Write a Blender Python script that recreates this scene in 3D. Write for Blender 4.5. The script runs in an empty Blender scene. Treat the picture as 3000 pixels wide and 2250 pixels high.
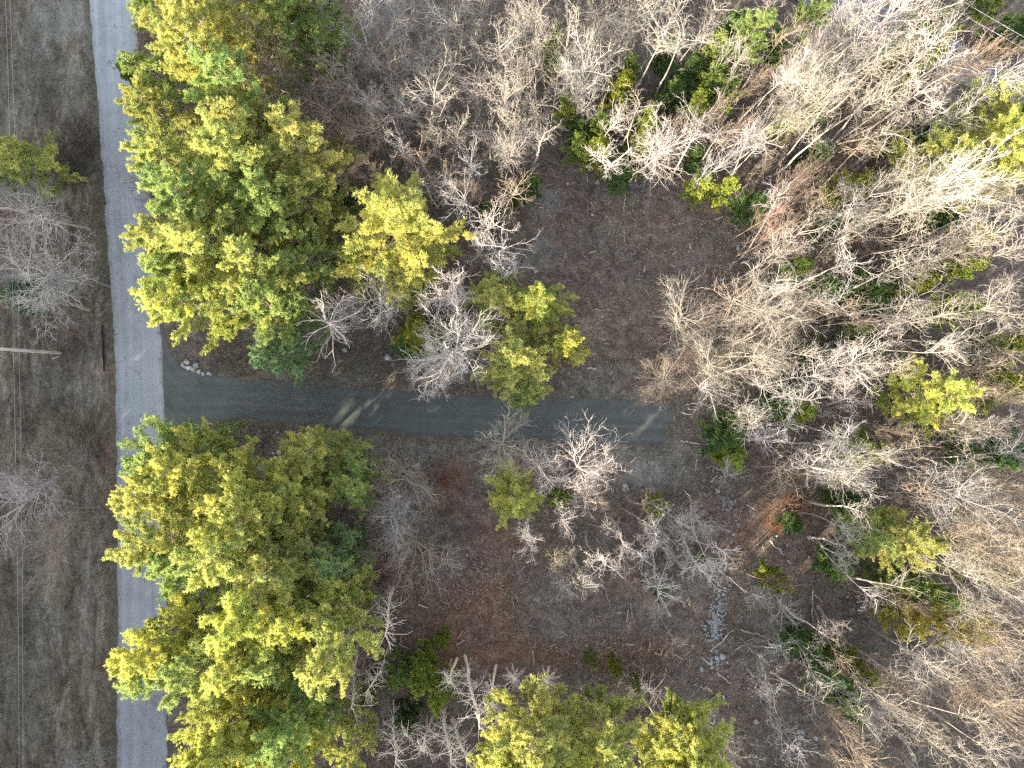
import bpy, math, random
import numpy as np
from mathutils import Vector

# ------------------------------------------------------------------ camera, sky, sun, exposure
S = bpy.context.scene
COL = S.collection
H = 80.0                                   # flying height above the ground, metres
cam_d = bpy.data.cameras.new('camera'); cam = bpy.data.objects.new('camera', cam_d); COL.objects.link(cam)
cam.location = (0, 0, H); cam.rotation_euler = (0, 0, 0)
cam_d.sensor_width = 36; cam_d.lens = 24; cam_d.clip_start = 0.5; cam_d.clip_end = 5000
S.camera = cam
SUN_EL = math.radians(18.5); SUN_AZ = (-0.70, -0.71)     # towards the sun: lower left of the picture
world = bpy.data.worlds.new('World'); S.world = world; world.use_nodes = True
wn = world.node_tree; bg = wn.nodes['Background']
sky = wn.nodes.new('ShaderNodeTexSky'); sky.sky_type = 'NISHITA'; sky.sun_disc = False
sky.sun_elevation = SUN_EL; sky.sun_rotation = math.atan2(SUN_AZ[0], SUN_AZ[1])
sky.air_density = 1.0; sky.dust_density = 1.6; sky.ozone_density = 1.0
hs = wn.nodes.new('ShaderNodeHueSaturation'); hs.inputs['Saturation'].default_value = 0.45   # thin high haze pales the blue
wn.links.new(sky.outputs[0], hs.inputs['Color']); wn.links.new(hs.outputs[0], bg.inputs[0]); bg.inputs[1].default_value = 0.15
sd = bpy.data.lights.new('sun', 'SUN'); sd.energy = 3.7; sd.angle = math.radians(0.5); sd.color = (1.0, 0.88, 0.68)
so = bpy.data.objects.new('sun', sd); COL.objects.link(so)
dv = Vector((SUN_AZ[0]*math.cos(SUN_EL), SUN_AZ[1]*math.cos(SUN_EL), math.sin(SUN_EL)))
so.rotation_euler = dv.to_track_quat('Z', 'Y').to_euler()
S.view_settings.view_transform = 'Standard'; S.view_settings.look = 'None'; S.view_settings.gamma = 1
S.view_settings.exposure = 2.4
try:
    S.cycles.max_bounces = 5; S.cycles.diffuse_bounces = 3; S.cycles.transparent_max_bounces = 4
    S.cycles.transmission_bounces = 3; S.cycles.glossy_bounces = 2
    S.cycles.use_denoising = False; S.cycles.pixel_filter_type = 'BLACKMAN_HARRIS'; S.cycles.filter_width = 1.35
except Exception: pass

rng = np.random.default_rng(7)
def W(px, py, z=0.0):
    """world x, y of a point of height z seen at photo pixel px, py (3000 x 2250)"""
    s = (H-z)/H
    return ((px-1500)/25*s, (1125-py)/25*s)

# ------------------------------------------------------------------ mesh helpers
def new_obj(name, mesh, parent=None, color=None):
    o = bpy.data.objects.new(name, mesh); COL.objects.link(o)
    if parent is not None: o.parent = parent
    if color is not None: o.color = (*color, 1)
    return o
def thing(name, loc, rz=0, scale=(1, 1, 1)):
    e = bpy.data.objects.new(name, None); COL.objects.link(e)
    e.empty_display_size = 0.3
    e.location = loc; e.rotation_euler = (0, 0, rz); e.scale = scale
    return e
def tag(o, label, cat, group=None):
    o['label'] = label; o['category'] = cat
    if group: o['group'] = group
    return o
def mesh_np(name, V, F, mat, smooth=False, vattr=None):
    """V (n,3); F list of int arrays (m,k)"""
    me = bpy.data.meshes.new(name)
    V = np.asarray(V, dtype=np.float32)
    me.vertices.add(len(V)); me.vertices.foreach_set('co', V.ravel())
    F = [np.asarray(f, dtype=np.int32) for f in F if len(f)]
    loops = np.concatenate([f.ravel() for f in F])
    tot = np.concatenate([np.full(len(f), f.shape[1], np.int32) for f in F])
    start = np.concatenate([[0], np.cumsum(tot)[:-1]]).astype(np.int32)
    me.loops.add(len(loops)); me.loops.foreach_set('vertex_index', loops)
    me.polygons.add(len(tot)); me.polygons.foreach_set('loop_start', start)
    me.polygons.foreach_set('loop_total', tot)
    me.polygons.foreach_set('use_smooth', np.full(len(tot), smooth))
    for k, a in (vattr or {}).items():
        at = me.attributes.new(k, 'FLOAT', 'POINT'); at.data.foreach_set('value', np.asarray(a, np.float32))
    me.update(); me.validate()
    if mat: me.materials.append(mat)
    return me
def unit(v):
    return v/np.maximum(np.linalg.norm(v, axis=-1, keepdims=True), 1e-9)
class Geo:
    def __init__(s): s.V = []; s.F = {3: [], 4: []}; s.A = []; s.n = 0
    def add(s, V, F, a=0.5):
        V = np.asarray(V, float).reshape(-1, 3); s.V.append(V)
        s.F[F.shape[1]].append(F+s.n); s.n += len(V)
        s.A.append(np.full(len(V), a) if np.isscalar(a) else np.asarray(a))
    def tubes(s, P, R, k=3, a=0.5):
        """P (B,N,3) R (B,N)"""
        B, N, _ = P.shape
        T = np.empty_like(P); T[:, 1:-1] = P[:, 2:]-P[:, :-2]; T[:, 0] = P[:, 1]-P[:, 0]; T[:, -1] = P[:, -1]-P[:, -2]
        T = unit(T); T0 = unit(P[:, -1]-P[:, 0])
        ref = np.where(np.abs(T0[:, 2:3]) < 0.8, np.array([[0, 0, 1.]]), np.array([[1., 0, 0]]))
        ref = np.repeat(ref[:, None], N, 1)
        U = unit(np.cross(ref, T)); Vv = np.cross(T, U)
        th = np.arange(k)*2*math.pi/k
        ring = P[:, :, None]+R[:, :, None, None]*(np.cos(th)[None, None, :, None]*U[:, :, None]+np.sin(th)[None, None, :, None]*Vv[:, :, None])
        b = np.arange(B)[:, None, None]*N*k; n = np.arange(N-1)[None, :, None]*k; j = np.arange(k)[None, None, :]; j2 = (j+1) % k
        F = np.stack([b+n+j, b+n+j2, b+n+k+j2, b+n+k+j], -1).reshape(-1, 4)
        av = a if np.isscalar(a) else np.repeat(a, N*k)
        s.add(ring.reshape(-1, 3), F, av)
    def mesh(s, name, mat, smooth=False, attr=True):
        V = np.concatenate(s.V); F = [np.concatenate(x) for x in s.F.values() if x]
        return mesh_np(name, V, F, mat, smooth, {'tone': np.concatenate(s.A)} if attr else None)
def grow(P0, D0, L, nseg, wig, up, r, spread=None):
    B = len(P0); P = np.empty((B, nseg+1, 3)); P[:, 0] = P0; D = D0.copy()
    for i in range(nseg):
        D = D+r.normal(0, wig, (B, 3)); D[:, 2] += up
        D = unit(D); P[:, i+1] = P[:, i]+D*(L/nseg)[:, None]
    return P
def kids(P, R, L, n, t0, t1, ang, angj, ratio, r, taper=0.55, flat=0.0):
    """children of every branch in P: starts, directions, lengths, radii"""
    B, N, _ = P.shape
    t = t0+(t1-t0)*(np.arange(n)[None]+r.random((B, n)))/n
    f = t*(N-1); i = np.minimum(f.astype(int), N-2); w = (f-i)[..., None]
    b = np.arange(B)[:, None]
    A = P[b, i]; C = P[b, i+1]; S0 = A*(1-w)+C*w; T = unit(C-A)
    q = unit(r.normal(0, 1, (B, n, 3))*np.array([1, 1, 1-flat])); q = unit(q-(q*T).sum(-1, keepdims=True)*T)
    a = ang+r.normal(0, angj, (B, n, 1))
    D = unit(np.cos(a)*T+np.sin(a)*q)
    LL = L[:, None]*ratio*(1-taper*t)*r.uniform(0.65, 1.25, (B, n))
    RR = (R[b, i]*(1-w[..., 0])+R[b, i+1]*w[..., 0])*0.62
    return S0.reshape(-1, 3), D.reshape(-1, 3), LL.ravel(), RR.ravel()
def rad(r0, n, tip=0.25, p=1.0):
    return r0[:, None]*(1-(1-tip)*(np.linspace(0, 1, n)[None]**p))

# ------------------------------------------------------------------ materials
def mat_new(name):
    m = bpy.data.materials.new(name); m.use_nodes = True
    nt = m.node_tree; b = nt.nodes['Principled BSDF']; b.inputs['Roughness'].default_value = 0.9
    if 'Specular IOR Level' in b.inputs: b.inputs['Specular IOR Level'].default_value = 0.2
    return m, nt, b
def N(nt, t, **kw):
    n = nt.nodes.new(t)
    for k, v in kw.items(): setattr(n, k, v)
    return n
def noise(nt, vec, scale, detail=4, rough=0.6, dist=0.0):
    n = N(nt, 'ShaderNodeTexNoise'); n.inputs['Scale'].default_value = scale; n.inputs['Detail'].default_value = detail
    n.inputs['Roughness'].default_value = rough; n.inputs['Distortion'].default_value = dist
    if vec is not None: nt.links.new(vec, n.inputs['Vector'])
    return n.outputs['Fac']
def ramp(nt, fac, stops):
    n = N(nt, 'ShaderNodeValToRGB'); cr = n.color_ramp
    while len(cr.elements) < len(stops): cr.elements.new(0.5)
    for e, (p, c) in zip(cr.elements, stops): e.position = p; e.color = (*c, 1)
    nt.links.new(fac, n.inputs[0]); return n.outputs[0]
def mix(nt, fac, a, b, mode='MIX'):
    n = N(nt, 'ShaderNodeMix', data_type='RGBA', blend_type=mode)
    for s, v in ((n.inputs[0], fac), (n.inputs[6], a), (n.inputs[7], b)):
        if isinstance(v, (int, float)): s.default_value = v
        elif isinstance(v, tuple): s.default_value = (*v, 1)
        else: nt.links.new(v, s)
    return n.outputs[2]
def mth(nt, op, a, b=0.0, clamp=False):
    n = N(nt, 'ShaderNodeMath', operation=op, use_clamp=clamp)
    for s, v in zip(n.inputs, (a, b)):
        if isinstance(v, (int, float)): s.default_value = v
        else: nt.links.new(v, s)
    return n.outputs[0]
def attr(nt, name):
    n = N(nt, 'ShaderNodeAttribute'); n.attribute_name = name; return n.outputs['Fac']
def bump(nt, b, h, strength=0.4, dist=0.05):
    n = N(nt, 'ShaderNodeBump'); n.inputs['Strength'].default_value = strength; n.inputs['Distance'].default_value = dist
    nt.links.new(h, n.inputs['Height']); nt.links.new(n.outputs[0], b.inputs['Normal'])

def bark_mat(name, c1, c2, rough=0.85):
    m, nt, b = mat_new(name)
    g = N(nt, 'ShaderNodeTexCoord').outputs['Object']
    n = noise(nt, g, 3.5, 5, 0.7)
    c = ramp(nt, n, [(0.3, c1), (0.68, c2)])
    oi = N(nt, 'ShaderNodeObjectInfo')
    c = mix(nt, 1.0, c, oi.outputs['Color'], 'MULTIPLY')
    v = mth(nt, 'MULTIPLY_ADD', attr(nt, 'tone'), 0.5); v.node.inputs[2].default_value = 0.75
    c2_ = N(nt, 'ShaderNodeVectorMath', operation='SCALE'); nt.links.new(c, c2_.inputs[0]); nt.links.new(v, c2_.inputs['Scale'])
    nt.links.new(c2_.outputs[0], b.inputs['Base Color']); b.inputs['Roughness'].default_value = rough
    return m
M_BARK = bark_mat('hardwood_bark', (0.17, 0.153, 0.138), (0.36, 0.33, 0.30))
M_PBARK = bark_mat('pine_bark', (0.13, 0.10, 0.08), (0.28, 0.235, 0.19))
M_DEAD = bark_mat('dead_wood', (0.22, 0.19, 0.17), (0.50, 0.46, 0.41))

def needle_mat(name, dark, light, trans=0.45):
    m, nt, b = mat_new(name)
    oi = N(nt, 'ShaderNodeObjectInfo')
    c = ramp(nt, attr(nt, 'tone'), [(0.1, dark), (0.9, light)])
    c = mix(nt, 1.0, c, oi.outputs['Color'], 'MULTIPLY')
    nt.links.new(c, b.inputs['Base Color']); b.inputs['Roughness'].default_value = 0.6
    tr = N(nt, 'ShaderNodeBsdfTranslucent'); nt.links.new(c, tr.inputs[0])
    ms = N(nt, 'ShaderNodeMixShader'); ms.inputs[0].default_value = trans
    nt.links.new(b.outputs[0], ms.inputs[1]); nt.links.new(tr.outputs[0], ms.inputs[2])
    nt.links.new(ms.outputs[0], nt.nodes['Material Output'].inputs['Surface'])
    return m
M_PINE = needle_mat('pine_needles', (0.24, 0.32, 0.125), (0.56, 0.56, 0.20))
M_FIR = needle_mat('fir_needles', (0.075, 0.14, 0.045), (0.22, 0.26, 0.06), 0.25)
M_LEAF = needle_mat('dry_leaves', (0.16, 0.06, 0.03), (0.42, 0.20, 0.10), 0.3)

# ------------------------------------------------------------------ ground
def fbm(x, y, seed, sc, octs=4):
    r = np.random.default_rng(seed); out = np.zeros_like(x); amp = 1; tot = 0
    for o in range(octs):
        g = r.random((64, 64)); fx = x/sc*2**o+r.random()*64; fy = y/sc*2**o+r.random()*64
        ix = np.floor(fx).astype(int); iy = np.floor(fy).astype(int); u = fx-ix; v = fy-iy
        u = u*u*(3-2*u); v = v*v*(3-2*v)
        a = g[ix % 64, iy % 64]; b = g[(ix+1) % 64, iy % 64]; c = g[ix % 64, (iy+1) % 64]; d = g[(ix+1) % 64, (iy+1) % 64]
        out += amp*((a*(1-u)+b*u)*(1-v)+(c*(1-u)+d*u)*v); tot += amp; amp *= 0.55
    return out/tot
ROAD_L = [(250, -260), (262, 0), (276, 170), (289, 339), (307, 565), (318, 750), (334, 976), (341, 1134), (343, 1500), (346, 1850), (339, 2250), (330, 2600)]
ROAD_R = [(380, -260), (394, 0), (408, 180), (425, 375), (447, 633), (458, 780), (467, 917), (475, 1021), (481, 1202), (486, 1600), (489, 2042), (488, 2250), (480, 2600)]
DRV_T = [(468, 925), (482, 980), (500, 1028), (520, 1060), (555, 1083), (640, 1101), (750, 1113), (930, 1129), (1250, 1154), (1500, 1163), (1750, 1168), (1966, 1176)]
DRV_B = [(480, 1262), (520, 1248), (560, 1238), (640, 1228), (720, 1230), (800, 1235), (1000, 1250), (1250, 1275), (1500, 1287), (1750, 1299), (1954, 1304)]
def samp(pts, n, axis):
    p = np.array(pts, float); s = np.linspace(p[0, axis], p[-1, axis], n)
    return np.interp(s, p[:, axis], p[:, 1-axis]), s
xs = np.concatenate([[-1500, -700, -300, -150, -100], np.arange(-78, 78.01, 0.4), [100, 150, 300, 700, 1500]])
ys = np.concatenate([[-1500, -700, -300, -150, -90], np.arange(-62, 62.01, 0.4), [90, 150, 300, 700, 1500]])
GX, GY = np.meshgrid(xs, ys); gx = GX.ravel(); gy = GY.ravel()
px = gx*25+1500; py = 1125-gy*25
rl = np.interp(py, [p[1] for p in ROAD_L], [p[0] for p in ROAD_L]); rr = np.interp(py, [p[1] for p in ROAD_R], [p[0] for p in ROAD_R])
dt = np.interp(px, [p[0] for p in DRV_T], [p[1] for p in DRV_T]); db = np.interp(px, [p[0] for p in DRV_B], [p[1] for p in DRV_B])
d_road = np.maximum(rl-px, px-rr)/25.0
d_drv = np.maximum(np.maximum(dt-py, py-db), np.maximum(470-px, px-1960))/25.0
dmin = np.minimum(d_road, d_drv)
away = np.clip((dmin-0.3)/3.0, 0, 1)
z = -0.35*away*fbm(gx, gy, 3, 5.0)-0.02
def blobs(lst, wob=0.5, seed=1):
    m = np.zeros_like(gx); n = fbm(gx, gy, seed, 2.2)
    for (x, y, rx, ry, a) in lst:
        d = np.sqrt(((px-x)/rx)**2+((py-y)/ry)**2)
        m = np.maximum(m, a*np.clip(1.35-d+(n-0.5)*wob*2, 0, 1))
    return np.clip(m, 0, 1)
pale = blobs([(1610, 590, 45, 45, .75), (1600, 740, 60, 60, .8), (1560, 770, 60, 40, .5), (1925, 1385, 90, 60, .9), (1860, 1330, 130, 40, .5), (1830, 1420, 40, 50, .4),
              (1720, 1120, 110, 40, .55), (1640, 1150, 100, 30, .4), (1990, 1310, 40, 40, .5), (2050, 760, 60, 50, .3), (1690, 1840, 160, 60, .35), (1620, 1750, 60, 40, .3),
              (180, 60, 110, 90, 1.0), (110, 130, 70, 120, .6), (100, 560, 80, 60, .35), (60, 260, 90, 110, .55), (200, 240, 50, 120, .4), (120, 1700, 60, 260, .35), (60, 2050, 60, 160, .4), (180, 1130, 100, 80, .5), (250, 1060, 40, 60, .4), (260, 1700, 30, 200, .35), (265, 1200, 30, 60, .3),
              (1250, 1330, 160, 22, .5), (1000, 1300, 120, 22, .4), (1480, 1310, 160, 18, .4), (850, 1110, 250, 22, .3)], 0.9, 11)
red = blobs([(1310, 1400, 60, 60, .7), (1280, 1480, 60, 50, .5), (1420, 1790, 160, 110, .95), (1330, 1850, 90, 60, .9), (1200, 1740, 90, 80, .6), (1250, 1640, 120, 60, .5), (1500, 1920, 280, 45, .85), (1150, 1900, 140, 60, .6),
             (1750, 1920, 180, 50, .8), (1900, 1900, 120, 40, .7), (1830, 1960, 80, 50, .9), (2260, 1500, 60, 60, .7), (2180, 1580, 40, 60, .6), (2130, 1620, 30, 50, .5), (30, 640, 60, 80, .9), (20, 830, 60, 70, .7), (1480, 1600, 100, 60, .5),
             (40, 1750, 60, 300, .4), (310, 1300, 40, 200, .45), (1150, 1640, 80, 60, .6), (2300, 1380, 60, 40, .4), (2100, 600, 60, 60, .3)], 0.9, 12)
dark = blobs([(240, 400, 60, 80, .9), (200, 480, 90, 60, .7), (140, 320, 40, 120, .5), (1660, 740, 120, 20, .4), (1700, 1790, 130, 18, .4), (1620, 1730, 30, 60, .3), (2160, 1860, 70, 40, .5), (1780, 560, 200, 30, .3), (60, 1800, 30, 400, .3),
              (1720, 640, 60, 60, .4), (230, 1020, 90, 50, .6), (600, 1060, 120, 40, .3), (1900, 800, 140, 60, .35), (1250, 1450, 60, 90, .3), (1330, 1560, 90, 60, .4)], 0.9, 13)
field = np.clip((rl-20-px)/25, 0, 1)
me = mesh_np('ground', np.stack([gx, gy, z], 1), [np.stack([a for a in [
    (np.arange(len(ys)-1)[:, None]*len(xs)+np.arange(len(xs)-1)[None]).ravel()]+[None]*0]*1+[
    (np.arange(len(ys)-1)[:, None]*len(xs)+np.arange(1, len(xs))[None]).ravel(),
    (np.arange(1, len(ys))[:, None]*len(xs)+np.arange(1, len(xs))[None]).ravel(),
    (np.arange(1, len(ys))[:, None]*len(xs)+np.arange(len(xs)-1)[None]).ravel()], 1)], None, True,
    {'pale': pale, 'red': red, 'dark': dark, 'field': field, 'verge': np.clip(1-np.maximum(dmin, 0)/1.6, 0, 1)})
m, nt, b = mat_new('forest_floor')
g = N(nt, 'ShaderNodeTexCoord').outputs['Object']
big = noise(nt, g, 0.13, 5, 0.62, 0.6); med = noise(nt, g, 0.9, 6, 0.7, 0.4); fine = noise(nt, g, 6.0, 5, 0.75); tiny = noise(nt, g, 19.0, 3, 0.8)
f1 = mth(nt, 'ADD', mth(nt, 'MULTIPLY', med, 0.45), mth(nt, 'MULTIPLY', fine, 0.55))
litter = ramp(nt, f1, [(0.36, (0.036, 0.026, 0.021)), (0.47, (0.118, 0.086, 0.070)), (0.56, (0.22, 0.166, 0.133)), (0.66, (0.40, 0.32, 0.255))])
litter = mix(nt, mth(nt, 'MULTIPLY', mth(nt, 'GREATER_THAN', tiny, 0.63), 0.55), litter, (0.33, 0.25, 0.19))
olive = ramp(nt, f1, [(0.36, (0.06, 0.055, 0.042)), (0.5, (0.12, 0.112, 0.085)), (0.62, (0.24, 0.225, 0.17))])
c = mix(nt, ramp(nt, big, [(0.42, (0, 0, 0)), (0.62, (0.7, 0.7, 0.7))]), litter, olive)
redc = ramp(nt, f1, [(0.36, (0.08, 0.038, 0.026)), (0.5, (0.20, 0.098, 0.062)), (0.64, (0.36, 0.19, 0.12))])
c = mix(nt, mth(nt, 'MULTIPLY', attr(nt, 'red'), 0.8), c, redc)
palec = ramp(nt, f1, [(0.34, (0.10, 0.10, 0.09)), (0.5, (0.22, 0.225, 0.20)), (0.64, (0.38, 0.38, 0.34))])
# left field: mown strips running along the road
mp = N(nt, 'ShaderNodeMapping'); mp.inputs['Scale'].default_value = (0.75, 0.2, 1); nt.links.new(g, mp.inputs[0])
st = noise(nt, mp.outputs[0], 1.1, 6, 0.7, 1.2)
fs = mth(nt, 'ADD', mth(nt, 'MULTIPLY', st, 0.55), mth(nt, 'MULTIPLY', f1, 0.45))
fieldc = ramp(nt, fs, [(0.38, (0.05, 0.035, 0.027)), (0.45, (0.13, 0.096, 0.073)), (0.52, (0.21, 0.175, 0.13)), (0.60, (0.36, 0.325, 0.25))])
c = mix(nt, mth(nt, 'MULTIPLY', attr(nt, 'field'), mth(nt, 'SUBTRACT', 1.0, mth(nt, 'MULTIPLY', attr(nt, 'red'), 0.7))), c, fieldc)
c = mix(nt, mth(nt, 'MULTIPLY', attr(nt, 'pale'), 0.85), c, palec)
vg = ramp(nt, f1, [(0.36, (0.055, 0.05, 0.04)), (0.55, (0.13, 0.118, 0.088)), (0.66, (0.20, 0.18, 0.13))])
c = mix(nt, mth(nt, 'MULTIPLY', attr(nt, 'verge'), 0.7), c, vg)
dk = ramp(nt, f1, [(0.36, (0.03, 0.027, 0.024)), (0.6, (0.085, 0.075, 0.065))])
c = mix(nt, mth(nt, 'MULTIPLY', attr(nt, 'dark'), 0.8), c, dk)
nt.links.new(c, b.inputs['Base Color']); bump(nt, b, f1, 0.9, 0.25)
me.materials.append(m)
o = new_obj('ground', me); o['kind'] = 'structure'

def strip(name, E1, E2, axis, n, k, z, mat, jit, seed):
    a, s = samp(E1, n, axis); c_, s2 = samp(E2, n, axis)
    r = np.random.default_rng(seed)
    def sm(v): return np.convolve(np.pad(v, 4, 'edge'), np.ones(5)/5, 'same')[4:-4]
    a = a+sm(r.normal(0, jit, n)); c_ = c_+sm(r.normal(0, jit, n))
    t = np.linspace(0, 1, k)[None]
    u = a[:, None]*(1-t)+c_[:, None]*t; v = s[:, None]*(1-t)+s2[:, None]*t
    if axis == 0: v = v+r.normal(0, 4, (1, k))*np.clip((v-1860)/90, 0, 1)+-14*(2*t-1)**4*np.clip((v-1860)/90, 0, 1)
    X, Y = (u, v) if axis == 1 else (v, u)
    V = np.stack([(X-1500)/25, (1125-Y)/25, np.full_like(X, z)], -1).reshape(-1, 3)
    i = (np.arange(n-1)[:, None]*k+np.arange(k-1)[None]).ravel()
    F = np.stack([i, i+1, i+k+1, i+k], 1)
    if axis == 0: F = F
    me = mesh_np(name, V, [F[:, ::-1]], mat, True, {'across': np.tile(np.linspace(0, 1, k), n)})
    o = new_obj(name, me); o['kind'] = 'structure'; return o
def asphalt(name, c1, c2, streak, scl, dirt):
    m, nt, b = mat_new(name)
    g = N(nt, 'ShaderNodeTexCoord').outputs['Object']
    mp = N(nt, 'ShaderNodeMapping'); mp.inputs['Scale'].default_value = scl; nt.links.new(g, mp.inputs[0])
    s1 = noise(nt, mp.outputs[0], 1.0, 4, 0.6, 0.2); s2 = noise(nt, g, 0.35, 5, 0.65); s3 = noise(nt, g, 14, 4, 0.8)
    f = mth(nt, 'ADD', mth(nt, 'MULTIPLY', s1, streak), mth(nt, 'ADD', mth(nt, 'MULTIPLY', s2, 0.65-streak), mth(nt, 'MULTIPLY', s3, 0.35)))
    c = ramp(nt, f, [(0.36, c1), (0.64, c2)])
    a = attr(nt, 'across'); e = mth(nt, 'ABSOLUTE', mth(nt, 'SUBTRACT', a, 0.5))
    e = mth(nt, 'MULTIPLY', mth(nt, 'ADD', mth(nt, 'SUBTRACT', e, 0.44), mth(nt, 'MULTIPLY', mth(nt, 'SUBTRACT', s2, 0.5), 0.35)), 9.0, True)
    c = mix(nt, mth(nt, 'MULTIPLY', e, 0.75), c, dirt)
    pt = noise(nt, g, 0.16, 3, 0.5, 1.5); c = mix(nt, ramp(nt, pt, [(0.52, (0, 0, 0)), (0.56, (.22, .22, .22))]), c, tuple(v*0.8 for v in c1))
    tw = mth(nt, 'COSINE', mth(nt, 'MULTIPLY', attr(nt, 'across'), 25.13)); c = mix(nt, mth(nt, 'MULTIPLY', mth(nt, 'MULTIPLY', mth(nt, 'SUBTRACT', 0.2, tw), 0.16, True), s1), c, tuple(min(v*1.45, 0.5) for v in c2))
    # hairline cracks
    vo = N(nt, 'ShaderNodeTexVoronoi', feature='DISTANCE_TO_EDGE'); vo.inputs['Scale'].default_value = 0.22
    nz = N(nt, 'ShaderNodeTexNoise'); nz.inputs['Scale'].default_value = 0.9; nt.links.new(g, nz.inputs['Vector'])
    ad = N(nt, 'ShaderNodeVectorMath', operation='MULTIPLY_ADD'); nt.links.new(nz.outputs['Color'], ad.inputs[0]); ad.inputs[1].default_value = (2.5, 2.5, 0); nt.links.new(g, ad.inputs[2])
    nt.links.new(ad.outputs[0], vo.inputs['Vector'])
    cr = mth(nt, 'MULTIPLY', mth(nt, 'LESS_THAN', vo.outputs['Distance'], 0.008), mth(nt, 'GREATER_THAN', s2, 0.5))
    c = mix(nt, mth(nt, 'MULTIPLY', cr, 0.35), c, (0.09, 0.09, 0.09))
    nt.links.new(c, b.inputs['Base Color']); b.inputs['Roughness'].default_value = 0.85
    bump(nt, b, s3, 0.25, 0.02)
    return m
M_ROAD = asphalt('worn_asphalt', (0.22, 0.235, 0.25), (0.35, 0.365, 0.385), 0.40, (1.1, 0.035, 1), (0.17, 0.15, 0.12))
M_DRV = asphalt('gravel_millings', (0.062, 0.071, 0.068), (0.118, 0.128, 0.118), 0.34, (0.05, 1.2, 1), (0.09, 0.078, 0.062))
strip('road', ROAD_L, ROAD_R, 1, 420, 9, 0.012, M_ROAD, 3.6, 21)
strip('driveway', DRV_T, DRV_B, 0, 260, 9, 0.004, M_DRV, 5.0, 22)
M_LANE = asphalt('lane_asphalt', (0.20, 0.21, 0.225), (0.30, 0.31, 0.33), 0.2, (0.3, 0.3, 1), (0.15, 0.13, 0.11))
strip('lane', [(2380, -160), (2530, -25), (2730, 70), (2930, 180), (3200, 330)], [(2300, -20), (2500, 70), (2680, 165), (2890, 275), (3150, 440)], 0, 90, 5, 0.01, M_LANE, 2.5, 23)

# ------------------------------------------------------------------ tree prototypes (mesh pairs: trunk, crown)
def hardwood(seed, h=20.0, cr=3.0, c0=0.45, nl=17, wig=0.11, ang=0.85, fork=False, fine=1.0):
    r = np.random.default_rng(seed); G = Geo(); C = Geo()
    T = grow(np.array([[0, 0, -0.3]]), np.array([[r.normal(0, .04), r.normal(0, .04), 1.]]), np.array([h*0.93]), 14, 0.055, 0.05, r)
    R = 0.19*(1-0.80*np.linspace(0, 1, 15)**0.9)[None]*h/20
    R[0, 0] *= 1.5
    G.tubes(T, R, 7, 0.5)
    if fork:
        S0, D, L, RR = kids(T, R, np.array([h*0.55]), 2, 0.3, 0.5, 0.38, 0.08, 1.0, r, 0.1)
        T2 = grow(S0, D, L, 11, 0.07, 0.10, r); R2 = rad(RR*1.1, 12, 0.2)
        G.tubes(T2, R2, 6, 0.55)
    S0, D, L, RR = kids(T, R, np.array([1.]), nl, c0, 0.97, ang, 0.14, 1.0, r, 0)
    t = np.clip((S0[:, 2]/h-c0)/(1-c0), 0, 1)
    prof = (0.55+0.9*t)*(1-t)**0.55+0.32
    L = cr*1.25*prof*r.uniform(0.7, 1.3, len(L)); RR = np.minimum(np.maximum(RR, 0.046), 0.015*L+0.024)
    P = grow(S0, D, L, 8, wig*1.25, 0.035, r); R1 = rad(RR, 9, 0.22); C.tubes(P, R1, 5, r.uniform(.5, 1., len(P)))
    if fork:
        S0, D, L2, RR = kids(T2, R2, np.array([1., 1.]), 9, 0.2, 0.97, ang, 0.14, 1.0, r, 0)
        L2 = cr*0.95*r.uniform(0.5, 1.2, len(L2)); RR = np.minimum(RR, 0.014*L2+0.02)
        Pb = grow(S0, D, L2, 8, wig, 0.10, r); R1b = rad(RR, 9, 0.22); C.tubes(Pb, R1b, 4, r.uniform(.3, .9, len(Pb)))
        P = np.concatenate([P, Pb]); R1 = np.concatenate([R1, R1b]); L = np.concatenate([L, L2])
    # tops of the stem(s) act as limbs too
    S0, D, L2, RR = kids(P, R1, L, int(6.3*fine), 0.2, 0.98, 0.75, 0.2, 0.55, r)
    RR = np.clip(RR, 0.022, 0.034)
    P2 = grow(S0, D, L2, 5, wig*2.0, 0.04, r); R2_ = rad(RR, 6, 0.4); C.tubes(P2, R2_, 3, r.uniform(.2, .95, len(P2)))
    S0, D, L3, RR = kids(P2, R2_, L2, int(3.5*fine), 0.25, 1.0, 0.7, 0.25, 0.58, r, 0.4)
    RR = np.clip(RR, 0.011, 0.015)
    P3 = grow(S0, D, L3, 3, wig*1.8, 0.05, r); C.tubes(P3, rad(RR, 4, 0.5), 3, r.uniform(.1, .9, len(P3)))
    return G.mesh('hardwood_trunk', M_BARK, True), C.mesh('hardwood_crown', M_BARK)
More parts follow.
